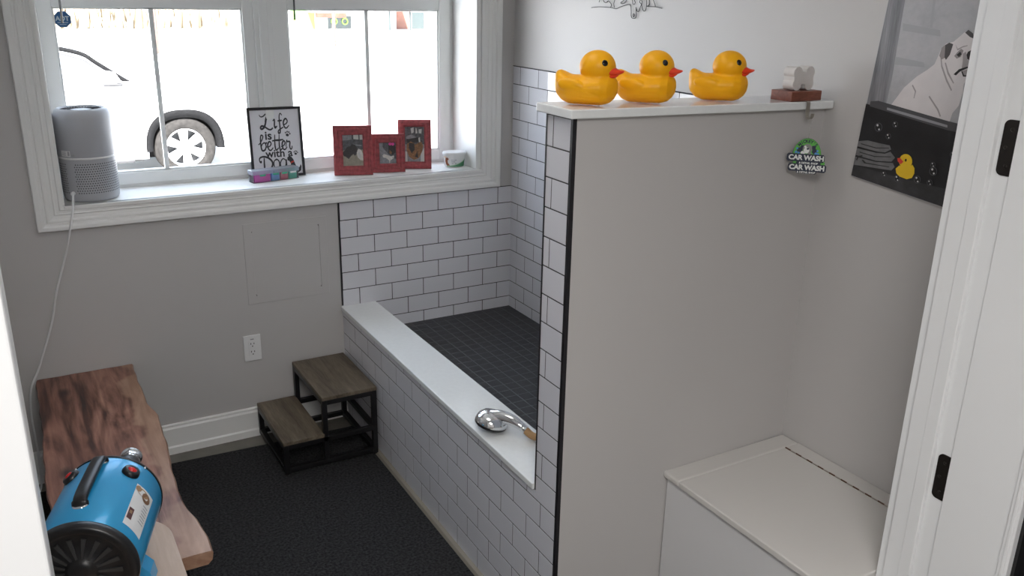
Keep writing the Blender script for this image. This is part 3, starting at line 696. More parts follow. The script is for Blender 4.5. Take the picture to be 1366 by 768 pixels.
for i, (a0, a1, z) in enumerate(((fc-8, fc+22, .034), (fc-8, fc+14, .026), (fc-6, fc+6, .018), (fc+12, fc+22, .018))): tpoly([(a0, z), ((a0+a1)/2, z), (a1, z), (a1, z+.0035), ((a0+a1)/2, z+.0035), (a0, z+.0035)], 5, .0009)
obj('label_print', m, [LABELW, pmat('dark green label', (.06, .24, .11), .4), pmat('brown dog print', (.24, .075, .03), .4), pmat('orange print', (.75, .36, .04), .4), pmat('pale green print', (.35, .52, .36), .4), LABELG], tb, local=True)

# ---- blinds' tilt wands with their headrails, alarm sticker
for i, (bx0, bx1, wx, mt, lab, zb) in enumerate(((-1.876, -1.104, -1.797, WAND, 'window blind with grey tilt wand in front of the blue sticker', 1.722), (-1.016, -.206, -.9335, WANDD, 'window blind with short dark tilt wand over the right sash', 1.735))):
    bl = thing('window_blind', lab, 'blind', ((bx0+bx1)/2, .19, 2.18), (0, 0, 0), 'raised blinds at the top of the window')
    m = MB().box((bx0, .170, 2.17), (bx1, .212, 2.212)); obj('headrail', m, VINYL, bl, bevel=.002)
    m = MB()
    for kk in range(14): m.box((bx0+.004, .168, 2.105+kk*.0045), (bx1-.004, .214, 2.108+kk*.0045))
    obj('slat_stack', m, VINYL, bl)
    m = MB().tube([(wx+.004, .185, 2.175), (wx+.003, .195, 2.10), (wx, .2, zb)], [.0022, .004, .004], 8); m.tube([(wx, .2, zb), (wx, .2, zb-.004)], .005, 8); obj('tilt_wand', m, mt, bl)
m = MB(); cx, cz, rr = -1.793, 1.730, .0305; sy = .2385
pl = [(cx+rr*1.0*math.cos(PI/8+k*PI/4), cz+rr*math.sin(PI/8+k*PI/4)) for k in range(8)]
m.prism(pl, lambda u, v, d: (u, sy-d, v), 0, .0008)
m.text('ADT', .0225, lambda a, b: (cx+a, sy-.0011, cz+.002+b), 1, offset=.0008)
m.box((cx-.018, sy-.0011, cz-.0125), (cx+.018, sy-.0009, cz-.0105), 1); m.box((cx-.011, sy-.0011, cz-.019), (cx+.011, sy-.0009, cz-.0175), 1)
tag(obj('alarm_sticker', m, [ADTB, ADTW]), 'blue octagonal alarm sticker on the window glass', 'sticker')

# ================================================================== WINDOW WALL: access panel, outlet
acp = thing('access_panel', 'wall-coloured square access panel below the window', 'access panel', (-1.083, 0, .60))
m = frame_mb(.349, .345, [(0, 0), (.0, .0025), (.001, .0032), (.0325, .0032), (.0335, .0025), (.0335, 0)]); m.v = [(x, y, z) for x, y, z in m.v]
obj('frame', m, WALL, acp, local=True)
m = MB(); pd = [(-.141, .027)]; w2, r_ = .1405, .018; z0, z1 = .029, .318
poly = []
for (cx_, cz_, a0) in ((w2-r_, z1-r_, 0), (-w2+r_, z1-r_, 90), (-w2+r_, z0+r_, 180), (w2-r_, z0+r_, 270)):
    poly += [(cx_+r_*math.cos(A(a0+15*k)), cz_+r_*math.sin(A(a0+15*k))) for k in range(7)]
m.prism(poly, lambda u, v, d: (u-.0006, -d, v), .0003, .0034); obj('door', m, WALL, acp, local=True)
m = MB(); w3 = .1437
poly2 = [(x*w3/w2+.0003, z+(.0009 if z > .17 else -.0012)) for x, z in poly]
m.prism(poly2, lambda u, v, d: (u, -d, v), .0001, .0006); obj('gap_shadow_strip', m, SLOT, acp, local=True)

ol = thing('wall_outlet', 'white double wall outlet above the step stool', 'outlet', (-1.257, 0, .4065))
m = MB().box((-.036, -.0055, -.0575), (.036, 0, .0575)); obj('cover_plate', m, OUTW, ol, local=True, bevel=.002, seg=3)
m = MB().box((-.0165, -.0075, -.034), (.0165, -.0050, .034)); dec = obj('receptacle', m, OUTW, ol, local=True, bevel=.0015)
m = MB()
for zc in (.018, -.018):
    for xx, hh in ((-.0065, .0075), (.0065, .0065)): m.box((xx-.0014, -.0079, zc+.003-hh/2), (xx+.0014, -.0072, zc+.003+hh/2))
    m.prism(circ2(0, zc-.0085, .0026, 12), lambda u, v, d: (u, -d, v), .0072, .0079)
obj('slot', m, SLOT, dec, local=True)
for zc in (.0465, -.0465): obj('screw', MB().prism(circ2(0, zc, .0028, 12), lambda u, v, d: (u, -d, v), .005, .0062), OUTW, ol, local=True)
m = MB().box((-.007, -.0078, .0385), (.007, -.0056, .0425)); obj('maker_mark', m, LABELG, ol, local=True)

# ================================================================== ON THE PARTITION CAP
def captop(x): return capz(x)+.0222
def loft(mb, secs, n=28, mi=0, p=.85):
    """secs: (x, zc, hy, hz_up, hz_down) sections along X"""
    vs = []
    for x, zc, hy, hu, hd in secs:
        for k in range(n):
            a = 2*PI*k/n; c, s_ = math.cos(a), math.sin(a)
            vs.append((x, hy*math.copysign(abs(c)**p, c), zc+(hu if s_ > 0 else hd)*math.copysign(abs(s_)**p, s_)))
    N = len(secs); fs = [[i*n+k, (i+1)*n+k, (i+1)*n+(k+1) % n, i*n+(k+1) % n] for i in range(N-1) for k in range(n)]
    fs += [list(range(n)), [(N-1)*n+k for k in range(n)][::-1]]
    return mb.add(vs, fs, mi, True)
def make_duck(label):
    d = thing('rubber_duck', label, 'rubber duck', (0, 0, 0), (0, 0, 0), 'yellow rubber ducks on the partition cap')
    m = MB()
    loft(m, [(-.0775, .052, .004, .006, .006), (-.0755, .052, .018, .019, .022), (-.070, .050, .031, .025, .030), (-.058, .047, .042, .026, .039), (-.040, .0440, .051, .0265, .0430), (-.015, .0425, .0545, .0285, .0425), (.015, .0425, .0545, .0330, .0425), (.040, .043, .051, .0335, .0425), (.058, .044, .042, .0310, .038), (.069, .044, .028, .024, .028), (.0755, .044, .016, .014, .016), (.0775, .044, .004, .004, .004)], 28, 0, 1.0)
    # tail sweeping up at the rear
    loft(m, [(-.0775, .064, .004, .004, .008), (-.0760, .0655, .014, .0090, .012), (-.0715, .0665, .022, .0135, .014), (-.064, .0665, .029, .0150, .016), (-.054, .0645, .033, .0130, .018), (-.042, .061, .034, .0110, .018), (-.022, .058, .034, .0100, .018)], 28, 0, 1.0)
    m.sphere((.0255, 0, .0905), (.0442, .0425, .0400), 32, 20)
    loft(m, [(-.016, .064, .010, .006, .006), (-.010, .064, .024, .010, .010), (.008, .066, .036, .015, .012), (.025, .066, .039, .016, .012), (.043, .066, .036, .015, .012), (.058, .066, .025, .011, .010), (.063, .064, .008, .005, .005)])
    for s in (-1, 1):
        M_ = Matrix.Rotation(s*.12, 4, 'Z') @ Matrix.Rotation(.10, 4, 'Y')
        m.sphere((-.030, s*.0462, .049), (.034, .0095, .0165), 26, 14, 0, M_)
    b = obj('body', m, YEL, d, local=True)
    md = b.modifiers.new('Remesh', 'REMESH'); md.mode = 'VOXEL'; md.voxel_size = .0018; md.use_smooth_shade = True
    md = b.modifiers.new('Smooth', 'SMOOTH'); md.iterations = 12; md.factor = .5
    m = MB()
    for (sg_, z0, t) in ((1, .0835, 1), (-1, .0775, 1)):
        pass
    # beak: upper and lower bill
    def bill(secs): loft(m, secs, 20)
    bill([(.044, .081, .030, .017, .011), (.056, .081, .0270, .0165, .010), (.066, .0800, .0220, .0125, .0085), (.075, .0790, .0165, .0075, .0065), (.083, .0798, .0110, .0046, .0045), (.089, .0815, .006, .0028, .0026), (.0910, .0820, .001, .0008, .0008)])
    bill([(.044, .0695, .026, .007, .0100), (.056, .0695, .0240, .007, .0095), (.066, .0705, .0185, .006, .0070), (.074, .0728, .0125, .0040, .0040), (.079, .0745, .004, .0015, .001)])
    bk = obj('beak', m, BEAK, d, local=True, sub=1)
    for s in (-1, 1):
        m = MB(); v = Vector((.54, s*.78, .30)).normalized(); c = Vector((.0255, 0, .0905))+Vector((v.x*.0432, v.y*.0415, v.z*.0395))
        m.lathe([(0, .0024), (.0035, .0021), (.0064, .0011), (.0086, -.0012), (.0088, -.004)], 24, 0, Matrix.Translation(c) @ v.to_track_quat('Z', 'Y').to_matrix().to_4x4())
        obj('eye', m, EYE, d, local=True)
    return d
def copy_tree(o, parent=None):
    c = o.copy(); COL.objects.link(c)
    if parent is not None: c.parent = parent
    for ch in list(o.children): copy_tree(ch, c)
    return c
duck = make_duck('yellow rubber duck nearest the tiled end of the partition cap')
duck_spots = [(-.793, -1.722, -46, None), (-.612, -1.722, -44, 'yellow rubber duck in the middle of the three on the cap'), (-.368, -1.723, -43, 'yellow rubber duck beside the white bone ornament')]
for i, (x, y, a, lab) in enumerate(duck_spots):
    o = duck if i == 0 else copy_tree(duck)
    o.location = (x, y, captop(x)+.0006); o.rotation_euler = (0, 0, A(a))
    if lab: o['label'] = lab

# ---- bone ornament on a wooden block with a hook below
bh = thing('bone_hook_holder', 'white bone ornament on red-brown wooden block with metal hook at the cap end', 'ornament', (-.112, -1.762, captop(-.112)+.0012))
m = MB().box((-.058, -.039, 0), (.058, .037, .0265)); obj('wooden_block', m, REDWOOD, bh, local=True, bevel=.0012)
m = MB()
poly = []
lob = .0165; bw, bz = .0235, .0155
for k in range(13): a = A(-70+ k*250/12-55+35); 
def lobe(cx_, cz_, a0, a1): return [(cx_+lob*math.cos(A(a0+(a1-a0)*k/12)), cz_+lob*math.sin(A(a0+(a1-a0)*k/12))) for k in range(13)]
poly = lobe(bw, bz, -38, 150)+[(.008, .0165), (0, .0155), (-.008, .0165)]+lobe(-bw, bz, 30, 218)+lobe(-bw, -bz, 142, 330)+[(-.008, -.0165), (0, -.0155), (.008, -.0165)]+lobe(bw, -bz, -150, 38)
m.prism(poly, lambda u, v, d: (u+.0035, -d, v+.0265+.0322), -.020, .018, 0, None, False)
obj('bone', m, BONE, bh, local=True, bevel=.003, seg=3)
m = MB(); hx = .0005; sw = .0065
path = [(-.0385, 0.0), (-.0455, -.0005), (-.0485, -.006), (-.0485, -.030), (-.0500, -.040), (-.0545, -.0455), (-.0600, -.0455), (-.0650, -.040), (-.0670, -.031)]
path = [p[:2] for p in catmull([(a, b, 0) for a, b in path], 4)]
path = [tuple(p) for p in path]
vs = []
for i, (y, z) in enumerate(path):
    a = path[max(i-1, 0)]; b = path[min(i+1, len(path)-1)]; t = Vector((b[0]-a[0], b[1]-a[1])).normalized(); nx_, nz_ = -t.y*.0008, t.x*.0008
    vs += [(hx-sw, y+nx_, z+nz_), (hx+sw, y+nx_, z+nz_), (hx+sw, y-nx_, z-nz_), (hx-sw, y-nx_, z-nz_)]
fs = [[4*i+k, 4*i+(k+1) % 4, 4*i+4+(k+1) % 4, 4*i+4+k] for i in range(len(path)-1) for k in range(4)]+[[0, 1, 2, 3], [4*len(path)-4+k for k in range(4)][::-1]]
m.add(vs, fs, 0); obj('hook', m, STRAP, bh, local=True)

# ---- hanging air freshener shaped like a shop logo
yawc = math.atan2(-1.835+3.517, -.122+2.037)      # towards the corridor
cw = thing('hanging_air_freshener', 'green and navy car wash air freshener hanging from the metal hook', 'air freshener', (-.118, -1.832, 1.448), (0, 0, yawc-PI/2+PI*0))
m = MB()
def CF(u, v, d): return (u, -d, v)
# outline plates (dark navy), then colours on top
arch = [(.0375*math.cos(A(a)), -.003+.0475*math.sin(A(a))) for a in range(0, 181, 10)]
m.prism([(.039*math.cos(A(a)), -.008+.0535*math.sin(A(a))) for a in range(0, 181, 10)], CF, 0, .0022, 0)
m.prism(arch, CF, .0022, .0025, 1)
pl = lambda x0, x1_, z0, z1, c=.004: [(x0+c, z0), (x1_-c, z0), (x1_, z0+c), (x1_, z1-c), (x1_-c, z1), (x0+c, z1), (x0, z1-c), (x0, z0+c)]
m.prism(pl(-.052, .0485, -.020, .002), CF, .0, .0032, 0)
m.prism(pl(-.026, .040, -.028, -.018), CF, .0, .0031, 0)
m.prism(pl(-.034, .050, -.0265, -.018, .001), CF, .0, .0024, 1)
m.prism([(x, z) for x, z in circ2(.030, -.0225, .006, 12)], CF, .0024, .0027, 2)
m.prism(pl(-.046, .0555, -.047, -.0255), CF, .0, .0034, 0)
m.prism(pl(-.024, .032, -.053, -.045), CF, .0, .0033, 0)
T3 = lambda dz, d: (lambda a, b: (a, -d, dz+b))
m.text('CAR WASH', .0185, T3(-.0092, .0036), 3, offset=.0008, spacing=.98)
m.text('& DETAIL SHOP', .0072, lambda a, b: (a+.007, -.0035, -.0233+b), 3, offset=.0003)
m.text('CAR WASH', .0185, lambda a, b: (a+.0045, -.0038, -.0362+b), 3, offset=.0009, spacing=.98)
m.text('& DETAIL SHOP', .0070, lambda a, b: (a+.004, -.0037, -.0492+b), 3, offset=.0003)
# name on the arch
cu = "MICKEY'S"
for i, ch in enumerate(cu):
    a = A(90-(i-3.5)*11.5); cx_, cz_ = .0330*math.cos(a), -.006+.0430*math.sin(a); rt = a-PI/2
    m.text(ch, .0115, lambda u, v, cx_=cx_, cz_=cz_, rt=rt: (cx_+u*math.cos(rt)-v*math.sin(rt), -.0028, cz_+u*math.sin(rt)+v*math.cos(rt)), 0, offset=.0005)
# grey shaggy dog between suds
for (x, z, r0) in ((-.020, .012, .0075), (.020, .010, .0075), (-.013, .020, .006), (.016, .020, .006)): m.prism(circ2(x, z, r0, 12), CF, .0025, .0027, 0)
for (x, z, r0) in ((-.027, .016, .003), (-.029, .006, .0035), (.027, .012, .003), (.024, .004, .0042), (-.022, .004, .003), (.030, .004, .0025)): m.prism(circ2(x, z, r0, 10), CF, .0026, .0029, 2)
m.prism(circ2(.0, .0165, .0125, 18, .0135), CF, .0026, .0030, 4); m.prism(circ2(-.002, .012, .0075, 16, .0085), CF, .0030, .0033, 3)
m.prism(circ2(-.006, .022, .003, 10), CF, .0030, .0033, 3); m.prism(circ2(.001, .0165, .0032, 12, .0028), CF, .0033, .0036, 0); m.prism(circ2(-.011, .005, .006, 12, .005), CF, .0026, .0029, 3); m.prism(circ2(.007, .004, .005, 12, .004), CF, .0026, .0029, 4)
obj('printed_card', m, [NAVY, GREEN, SKYB, WHITEP, GREYP], cw, local=True)
m = MB().tube([(-.001, -.001, .044), (.0, 0, .0585), (.003, .0, .0955)], .0005, 6); obj('string', m, STRING, cw, local=True)

# ================================================================== RIGHT WALL: print and wire figure
po = thing('dog_print', 'black and white print of white bulldog in a dark bathtub beside the doorway', 'print', (-.001, -2.11, 1.36))
x0p = -.0095
def PF(y, z, d=0): return (x0p-.0002*d, y, z)
tl, bl_, brr, trr = (-1.952, 2.03), (-1.902, 1.393), (-2.322, 1.353), (-2.372, 1.990)
m = MB(); m.hexa([(-.001, *bl_), (-.001, *brr), (x0p, *brr), (x0p, *bl_)], [(-.001, *tl), (-.001, *trr), (x0p, *trr), (x0p, *tl)], 0)
lay = [0]
def PP(poly, mi):
    lay[0] += 1
    a = sum(poly[j][0]*poly[(j+1) % len(poly)][1]-poly[(j+1) % len(poly)][0]*poly[j][1] for j in range(len(poly)))
    if a > 0: poly = poly[::-1]
    m.add([PF(y, z, 1+.25*lay[0]) for y, z in poly], [list(range(len(poly)))], mi)
e_ = .0005
PP([(tl[0]-e_, tl[1]-e_), (-1.990, tl[1]-.004), (-1.985, 1.66), (-1.978, 1.585), (bl_[0]-.0165, 1.587)], 1)        # curtain strip on the left
PP([(-1.992, 1.803), (-2.10, 1.791), (-2.104, 1.776), (-1.995, 1.785)], 14); PP([(-2.06, 1.99), (-2.067, 1.99), (-2.078, 1.795), (-2.071, 1.795)], 14); PP([(-1.985, 1.72), (-2.07, 1.712), (-2.075, 1.70), (-1.985, 1.70)], 14)
PP([(-1.9170, 1.592), (-2.338, 1.552), (brr[0]-.0005+.001, brr[1]+.001), (bl_[0]-.0008, bl_[1]+.001)], 2)   # dark lower part
PP([(-1.9055, 1.424), (-2.060, 1.415), (-2.20, 1.412), (-2.325, 1.405), (-2.3215, 1.355), (-1.9025, 1.395)], 3)
# dog
dog = [(-1.990, 1.590), (-2.026, 1.646), (-2.057, 1.676), (-2.084, 1.695), (-2.101, 1.71), (-2.107, 1.73), (-2.111, 1.745), (-2.122, 1.76), (-2.142, 1.766), (-2.157, 1.780), (-2.166, 1.789), (-2.182, 1.787), (-2.200, 1.783), (-2.222, 1.775), (-2.236, 1.750), (-2.232, 1.72), (-2.215, 1.695), (-2.196, 1.685), (-2.188, 1.670), (-2.190, 1.650), (-2.185, 1.618), (-2.172, 1.598), (-2.167, 1.568)]
PP(dog, 6)
for pl_ in ([(-2.113, 1.730), (-2.120, 1.705), (-2.140, 1.672), (-2.158, 1.650), (-2.160, 1.653), (-2.142, 1.677), (-2.123, 1.708), (-2.116, 1.730)], [(-2.128, 1.715), (-2.140, 1.690), (-2.160, 1.668), (-2.162, 1.670), (-2.143, 1.694), (-2.131, 1.716)], [(-2.050, 1.655), (-2.062, 1.640), (-2.060, 1.622), (-2.058, 1.622), (-2.059, 1.638), (-2.047, 1.653)], [(-2.148, 1.76), (-2.156, 1.750), (-2.168, 1.757), (-2.180, 1.760), (-2.180, 1.758), (-2.168, 1.754), (-2.156, 1.746)], [(-2.10, 1.63), (-2.13, 1.60), (-2.14, 1.585), (-2.143, 1.587), (-2.133, 1.603), (-2.102, 1.633)]): PP(pl_, 7)
PP([(-2.113, 1.75), (-2.122, 1.758), (-2.128, 1.728), (-2.118, 1.722), (-2.110, 1.731)], 9); PP([(-2.1215, 1.757), (-2.131, 1.763), (-2.142, 1.760), (-2.138, 1.735), (-2.130, 1.722), (-2.125, 1.728)], 8); PP([(-2.168, 1.788), (-2.175, 1.795), (-2.189, 1.787), (-2.194, 1.775), (-2.182, 1.779)], 8)
PP([(-2.150, 1.733), (-2.158, 1.744), (-2.165, 1.751), (-2.172, 1.747), (-2.168, 1.732), (-2.158, 1.727)], 9); PP([(-2.156, 1.736), (-2.164, 1.744), (-2.169, 1.738), (-2.163, 1.731)], 10)
PP([(-2.194, 1.764), (-2.199, 1.770), (-2.206, 1.766), (-2.203, 1.757)], 10)
PP([(-2.178, 1.726), (-2.184, 1.745), (-2.196, 1.752), (-2.214, 1.748), (-2.222, 1.73), (-2.210, 1.715), (-2.197, 1.717), (-2.188, 1.728)], 10)
PP([(-2.172, 1.74), (-2.179, 1.745), (-2.186, 1.728), (-2.199, 1.716), (-2.188, 1.706), (-2.176, 1.703), (-2.175, 1.722)], 15)
PP([(-2.157, 1.690), (-2.169, 1.703), (-2.189, 1.711), (-2.212, 1.708), (-2.226, 1.695), (-2.222, 1.692), (-2.209, 1.703), (-2.19, 1.707), (-2.173, 1.698), (-2.164, 1.688)], 10)
PP([(-2.176, 1.699), (-2.195, 1.706), (-2.205, 1.700), (-2.198, 1.690), (-2.183, 1.688)], 15); PP([(-2.176, 1.6985), (-2.183, 1.687), (-2.197, 1.688), (-2.196, 1.6905), (-2.185, 1.6905), (-2.179, 1.699)], 10)
# tub rim in front of the dog
PP([(-1.930, 1.587), (-1.931, 1.600), (-1.955, 1.604), (-2.164, 1.578), (-2.339, 1.562), (-2.337, 1.548), (-2.166, 1.556)], 4); PP([(-1.985, 1.590), (-2.08, 1.579), (-2.165, 1.568), (-2.166, 1.562), (-2.08, 1.572), (-1.985, 1.584)], 5)
# towels
for pl_ in ([(-1.9105, 1.490), (-1.940, 1.497), (-1.972, 1.495), (-2.011, 1.494), (-2.017, 1.484), (-2.00, 1.474), (-1.976, 1.472), (-1.910, 1.476)], [(-1.9095, 1.471), (-1.972, 1.468), (-2.000, 1.470), (-2.016, 1.478), (-2.033, 1.465), (-2.024, 1.453), (-1.976, 1.447), (-1.909, 1.452)], [(-1.908, 1.447), (-1.976, 1.444), (-2.029, 1.450), (-2.036, 1.441), (-2.028, 1.430), (-1.938, 1.426), (-1.907, 1.424)]): PP(pl_, 11)
for pl_ in ([(-1.92, 1.486), (-1.97, 1.482), (-2.01, 1.488), (-2.01, 1.486), (-1.97, 1.4795), (-1.92, 1.4835)], [(-1.92, 1.463), (-1.97, 1.459), (-2.02, 1.466), (-2.02, 1.464), (-1.97, 1.4565), (-1.92, 1.4605)], [(-1.93, 1.442), (-1.94, 1.434), (-2.02, 1.437), (-2.02, 1.439), (-1.945, 1.437), (-1.935, 1.443)], [(-1.912, 1.439), (-1.915, 1.45), (-1.93, 1.455), (-1.932, 1.452), (-1.919, 1.448), (-1.916, 1.438)]): PP(pl_, 12)
# toy duck and bubbles
PP([(-2.040, 1.437), (-2.049, 1.447), (-2.060, 1.446), (-2.077, 1.446), (-2.087, 1.456), (-2.095, 1.448), (-2.097, 1.435), (-2.092, 1.422), (-2.078, 1.416), (-2.054, 1.419), (-2.044, 1.426)], 13); PP(circ2(-2.066, 1.461, .0195, 18, .019), 13); PP([(-2.040, 1.465), (-2.048, 1.467), (-2.060, 1.459), (-2.053, 1.451), (-2.043, 1.457)], 16); PP(circ2(-2.066, 1.464, .003, 8, .004), 10)
for (y, z, r0) in ((-1.968, 1.536, .012), (-2.018, 1.550, .008), (-2.003, 1.517, .008), (-2.008, 1.417, .007), (-2.050, 1.413, .009), (-2.109, 1.421, .010), (-2.196, 1.500, .009), (-2.146, 1.466, .007), (-2.150, 1.45, .011), (-2.146, 1.42, .008), (-2.199, 1.397, .008), (-2.24, 1.44, .010)):
    PP(circ2(y, z, r0, 16), 17); PP(circ2(y, z, r0*.84, 16), 2); PP(circ2(y+r0*.3, z+r0*.4, r0*.26, 8), 18); PP(circ2(y-r0*.25, z-r0*.45, r0*.22, 8), 18)
obj('print_panel', m, [P_BG, P_CURT, P_DARK, P_FLR, P_RIM, P_RIML, P_DOG, P_DOGD, P_EAR, P_EARL, P_INK, P_TOW, P_TOWD, P_YEL, pmat('poster mid grey', (.37, .37, .39), .4), P_DOGD, P_RED, P_BUB, P_SPK], po)

wa = thing('wire_wall_art', 'black bent-wire line drawing hanging on the wall above the ducks', 'wall art', (-.004, -.81, 1.80))
m = MB()
st = [[(-.595, 1.807), (-.644, 1.811), (-.691, 1.811), (-.723, 1.81), (-.754, 1.807), (-.78, 1.814), (-.806, 1.82), (-.829, 1.824), (-.842, 1.82), (-.847, 1.802), (-.849, 1.784), (-.857, 1.777), (-.874, 1.778), (-.879, 1.787), (-.876, 1.803), (-.874, 1.815), (-.882, 1.802), (-.892, 1.802), (-.899, 1.816), (-.904, 1.826), (-.893, 1.833), (-.900, 1.841), (-.907, 1.835), (-.907, 1.821), (-.915, 1.807), (-.923, 1.803), (-.931, 1.808), (-.934, 1.826), (-.933, 1.85), (-.94, 1.875), (-.947, 1.85), (-.951, 1.827), (-.937, 1.820), (-.96, 1.819), (-.987, 1.819), (-1.003, 1.817), (-1.021, 1.815)],
      [(-.983, 1.820), (-.981, 1.827), (-.971, 1.841), (-.965, 1.87), (-.975, 1.91), (-1.0, 1.94), (-.98, 1.975), (-.94, 1.965), (-.90, 1.93), (-.85, 1.925), (-.80, 1.93), (-.76, 1.95), (-.72, 1.98), (-.68, 1.97), (-.66, 1.93), (-.645, 1.88), (-.647, 1.836), (-.643, 1.828)],
      [(-.672, 1.86), (-.672, 1.836), (-.678, 1.829), (-.694, 1.828), (-.702, 1.834), (-.721, 1.824), (-.724, 1.817), (-.718, 1.81)], [(-.752, 1.87), (-.743, 1.837), (-.739, 1.825), (-.743, 1.811)],
      [(-.825, 1.855), (-.817, 1.839), (-.801, 1.827), (-.786, 1.826), (-.781, 1.829), (-.795, 1.836), (-.81, 1.85), (-.825, 1.855), (-.843, 1.85), (-.851, 1.839), (-.854, 1.827), (-.863, 1.825), (-.868, 1.832), (-.863, 1.84), (-.866, 1.87)]]
for s_ in st: m.tube(catmull([(-.0045, y, z) for y, z in s_], 5), .0013, 6)
m.tube([(-.0045, -.863+.0045*math.cos(2*PI*k/12), 1.787+.0055*math.sin(2*PI*k/12)) for k in range(12)], .0013, 6, 0, False, True)
obj('wire', m, BLACKM, wa)

# ================================================================== STEP STOOL
ss = thing('step_stool', 'two-step stool with grey-brown wooden treads and black metal frame beside the tub', 'step stool', (-1.06, -.22, .009))
FZ = .009
ya, yb = -.425, -.020; tx0, tx1, lx0 = -1.098, -.866, -1.262
zt, zl = .317, .157; tk = .016; q = .020
m = MB().box((tx0, ya, zt-tk), (tx1, yb, zt)); o = obj('tread', m, STOOLW, ss, bevel=.002); o['label'] = 'upper tread'
m = MB().box((lx0, ya, zl-tk), (tx0+.004, yb, zl)); o = obj('tread', m, STOOLW, ss, bevel=.002); o['label'] = 'lower tread'
def bar(a, b): return obj('rail', MB().box(a, b), BLACKM, ss, bevel=.0012)
zu, zm = zt-tk-.0003, zl-tk-.0003
# legs: two tall at the right, two tall in the middle, two short at the left
for x in (tx1-q-.001, tx0+.001):
    for y in (ya+.002, yb-q-.002): obj('leg', MB().box((x, y, FZ+.005 if x > -1 else FZ+.03), (x+q, y+q, zu)), BLACKM, ss, bevel=.0012)
for y in (ya+.002, yb-q-.002): obj('leg', MB().box((lx0+.001, y, FZ+.005), (lx0+.001+q, y+q, zm)), BLACKM, ss, bevel=.0012)
for y in (ya+.002, yb-q-.002):
    bar((tx0+.001+q, y, zu-q), (tx1-q-.001, y+q, zu)); bar((lx0+.001+q, y, zm-q), (tx1-q-.001, y+q, zm)); bar((lx0+.001+q, y, FZ+.010), (tx1-q-.001, y+q, FZ+.010+q))
for x, z in ((tx0+.001, zu), (tx1-q-.001, zu), (lx0+.001, zm), (tx1-q-.001, zm), (lx0+.001, FZ+.010+q), (tx1-q-.001, FZ+.010+q)):
    bar((x, ya+.002+q, z-q), (x+q, yb-q-.002, z))
for x in (lx0+.001+q/2, tx1-.001-q/2):
    for y in (ya+.002+q/2, yb-.002-q/2): obj('foot_pad', MB().lathe([(0, FZ), (.0085, FZ), (.009, FZ+.006), (0, FZ+.006)], 14, 0, Matrix.Translation((x, y, 0))), BLACKP, ss)

# ================================================================== LIVE EDGE BENCH
BZ = .430
lb = thing('live_edge_bench', 'live edge wooden bench with red-brown slab top against the window wall', 'bench', (-1.90, -.71, 0))
rt = [(-.008, -1.727), (-.10, -1.729), (-.20, -1.734), (-.30, -1.727), (-.385, -1.731), (-.45, -1.722), (-.51, -1.712), (-.60, -1.715), (-.736, -1.721), (-.85, -1.728), (-.944, -1.736), (-1.05, -1.741), (-1.109, -1.740), (-1.18, -1.730), (-1.227, -1.722), (-1.32, -1.714), (-1.405, -1.712)]
lf = [(-.008, -2.070), (-.172, -2.073), (-.371, -2.072), (-.604, -2.078), (-.807, -2.085), (-1.0, -2.080), (-1.2, -2.070), (-1.395, -2.085)]
def lerp(tab, y):
    for (a, xa), (b, xb) in zip(tab, tab[1:]):
        if b <= y <= a: return xa+(xb-xa)*(a-y)/(a-b)
    return tab[-1][1] if y < tab[-1][0] else tab[0][1]
m = MB(); nY, nX = 70, 16; vs = []; th = .040
rows_ = []
for j in range(nY+1):
    y = -.008-(1.397)*j/nY; wob = .003*math.sin(y*23)+.002*math.sin(y*51+1)
    a, b = lerp(lf, y)+wob*.6, lerp(rt, y)+wob*.5
    prof_ = [(a+.014, BZ-th), (a+.004, BZ-th*.7), (a+.0, BZ-.006), (a+.004, BZ)] + [(a+(b-a)*(i/(nX)), BZ+.0006*math.sin(i*1.3+j*.3)) for i in range(1, nX)] + [(b-.005, BZ), (b-.0, BZ-.007), (b-.004, BZ-th*.7), (b-.016, BZ-th)]
    rows_.append([(x, y, z) for x, z in prof_])
n = len(rows_[0])
for r0 in rows_: vs += r0
fs = [[j*n+i, j*n+(i+1) % n, (j+1)*n+(i+1) % n, (j+1)*n+i] for j in range(nY) for i in range(n)]
fs += [list(range(n))[::-1], [nY*n+i for i in range(n)]]
m.add(vs, fs, 0, True); sl = obj('slab', m, SLAB, lb)
md = sl.modifiers.new('Edge', 'EDGE_SPLIT'); md.split_angle = A(50)
for y in (-.22, -1.20):
    m = MB(); q = .035; xa, xb = -2.03, -1.79
    for x in (xa, xb): m.box((x, y, .0095), (x+q, y+q, BZ-th-.006))
    m.box((xa, y, BZ-th-.006), (xb+q, y+q, BZ-th)); m.box((xa+q, y, .0095), (xb, y+q, .03))
    obj('leg', m, BLACKM, lb, bevel=.001)

# ---- pale wooden stool overlapping the bench end, with the dryer on it
PZT = .458
ps = thing('pale_wooden_stool', 'pale wooden stool with rounded top at the near end of the live edge bench', 'stool', (-1.96, -1.55, 0))
ol_ = []
x0, x1_, y0, y1 = -2.15, -1.800, -1.92, -1.205; rr = .10
for (cx_, cy_, a0) in ((x1_-rr, y1-rr*1.2, 0), (x0+rr, y1-rr*1.2, 90), (x0+rr, y0+rr*1.2, 180), (x1_-rr, y0+rr*1.2, 270)):
    ol_ += [(cx_+rr*math.cos(A(a0+9*k)), cy_+rr*1.2*math.sin(A(a0+9*k))) for k in range(11)]
m = MB(); m.prism(ol_, lambda u, v, d: (u, v, d), PZT-.0265, PZT, 0); obj('seat', m, PALEW, ps, bevel=.007, seg=4)
for sx_, sy_ in ((-1.84, -1.50), (-2.10, -1.50), (-1.84, -1.84), (-2.10, -1.84)): obj('leg', MB().tube([(sx_, sy_, PZT-.027), (sx_+(.01 if sx_ > -2 else -.01), sy_, .0095)], [.019, .015], 14), PALEW, ps)
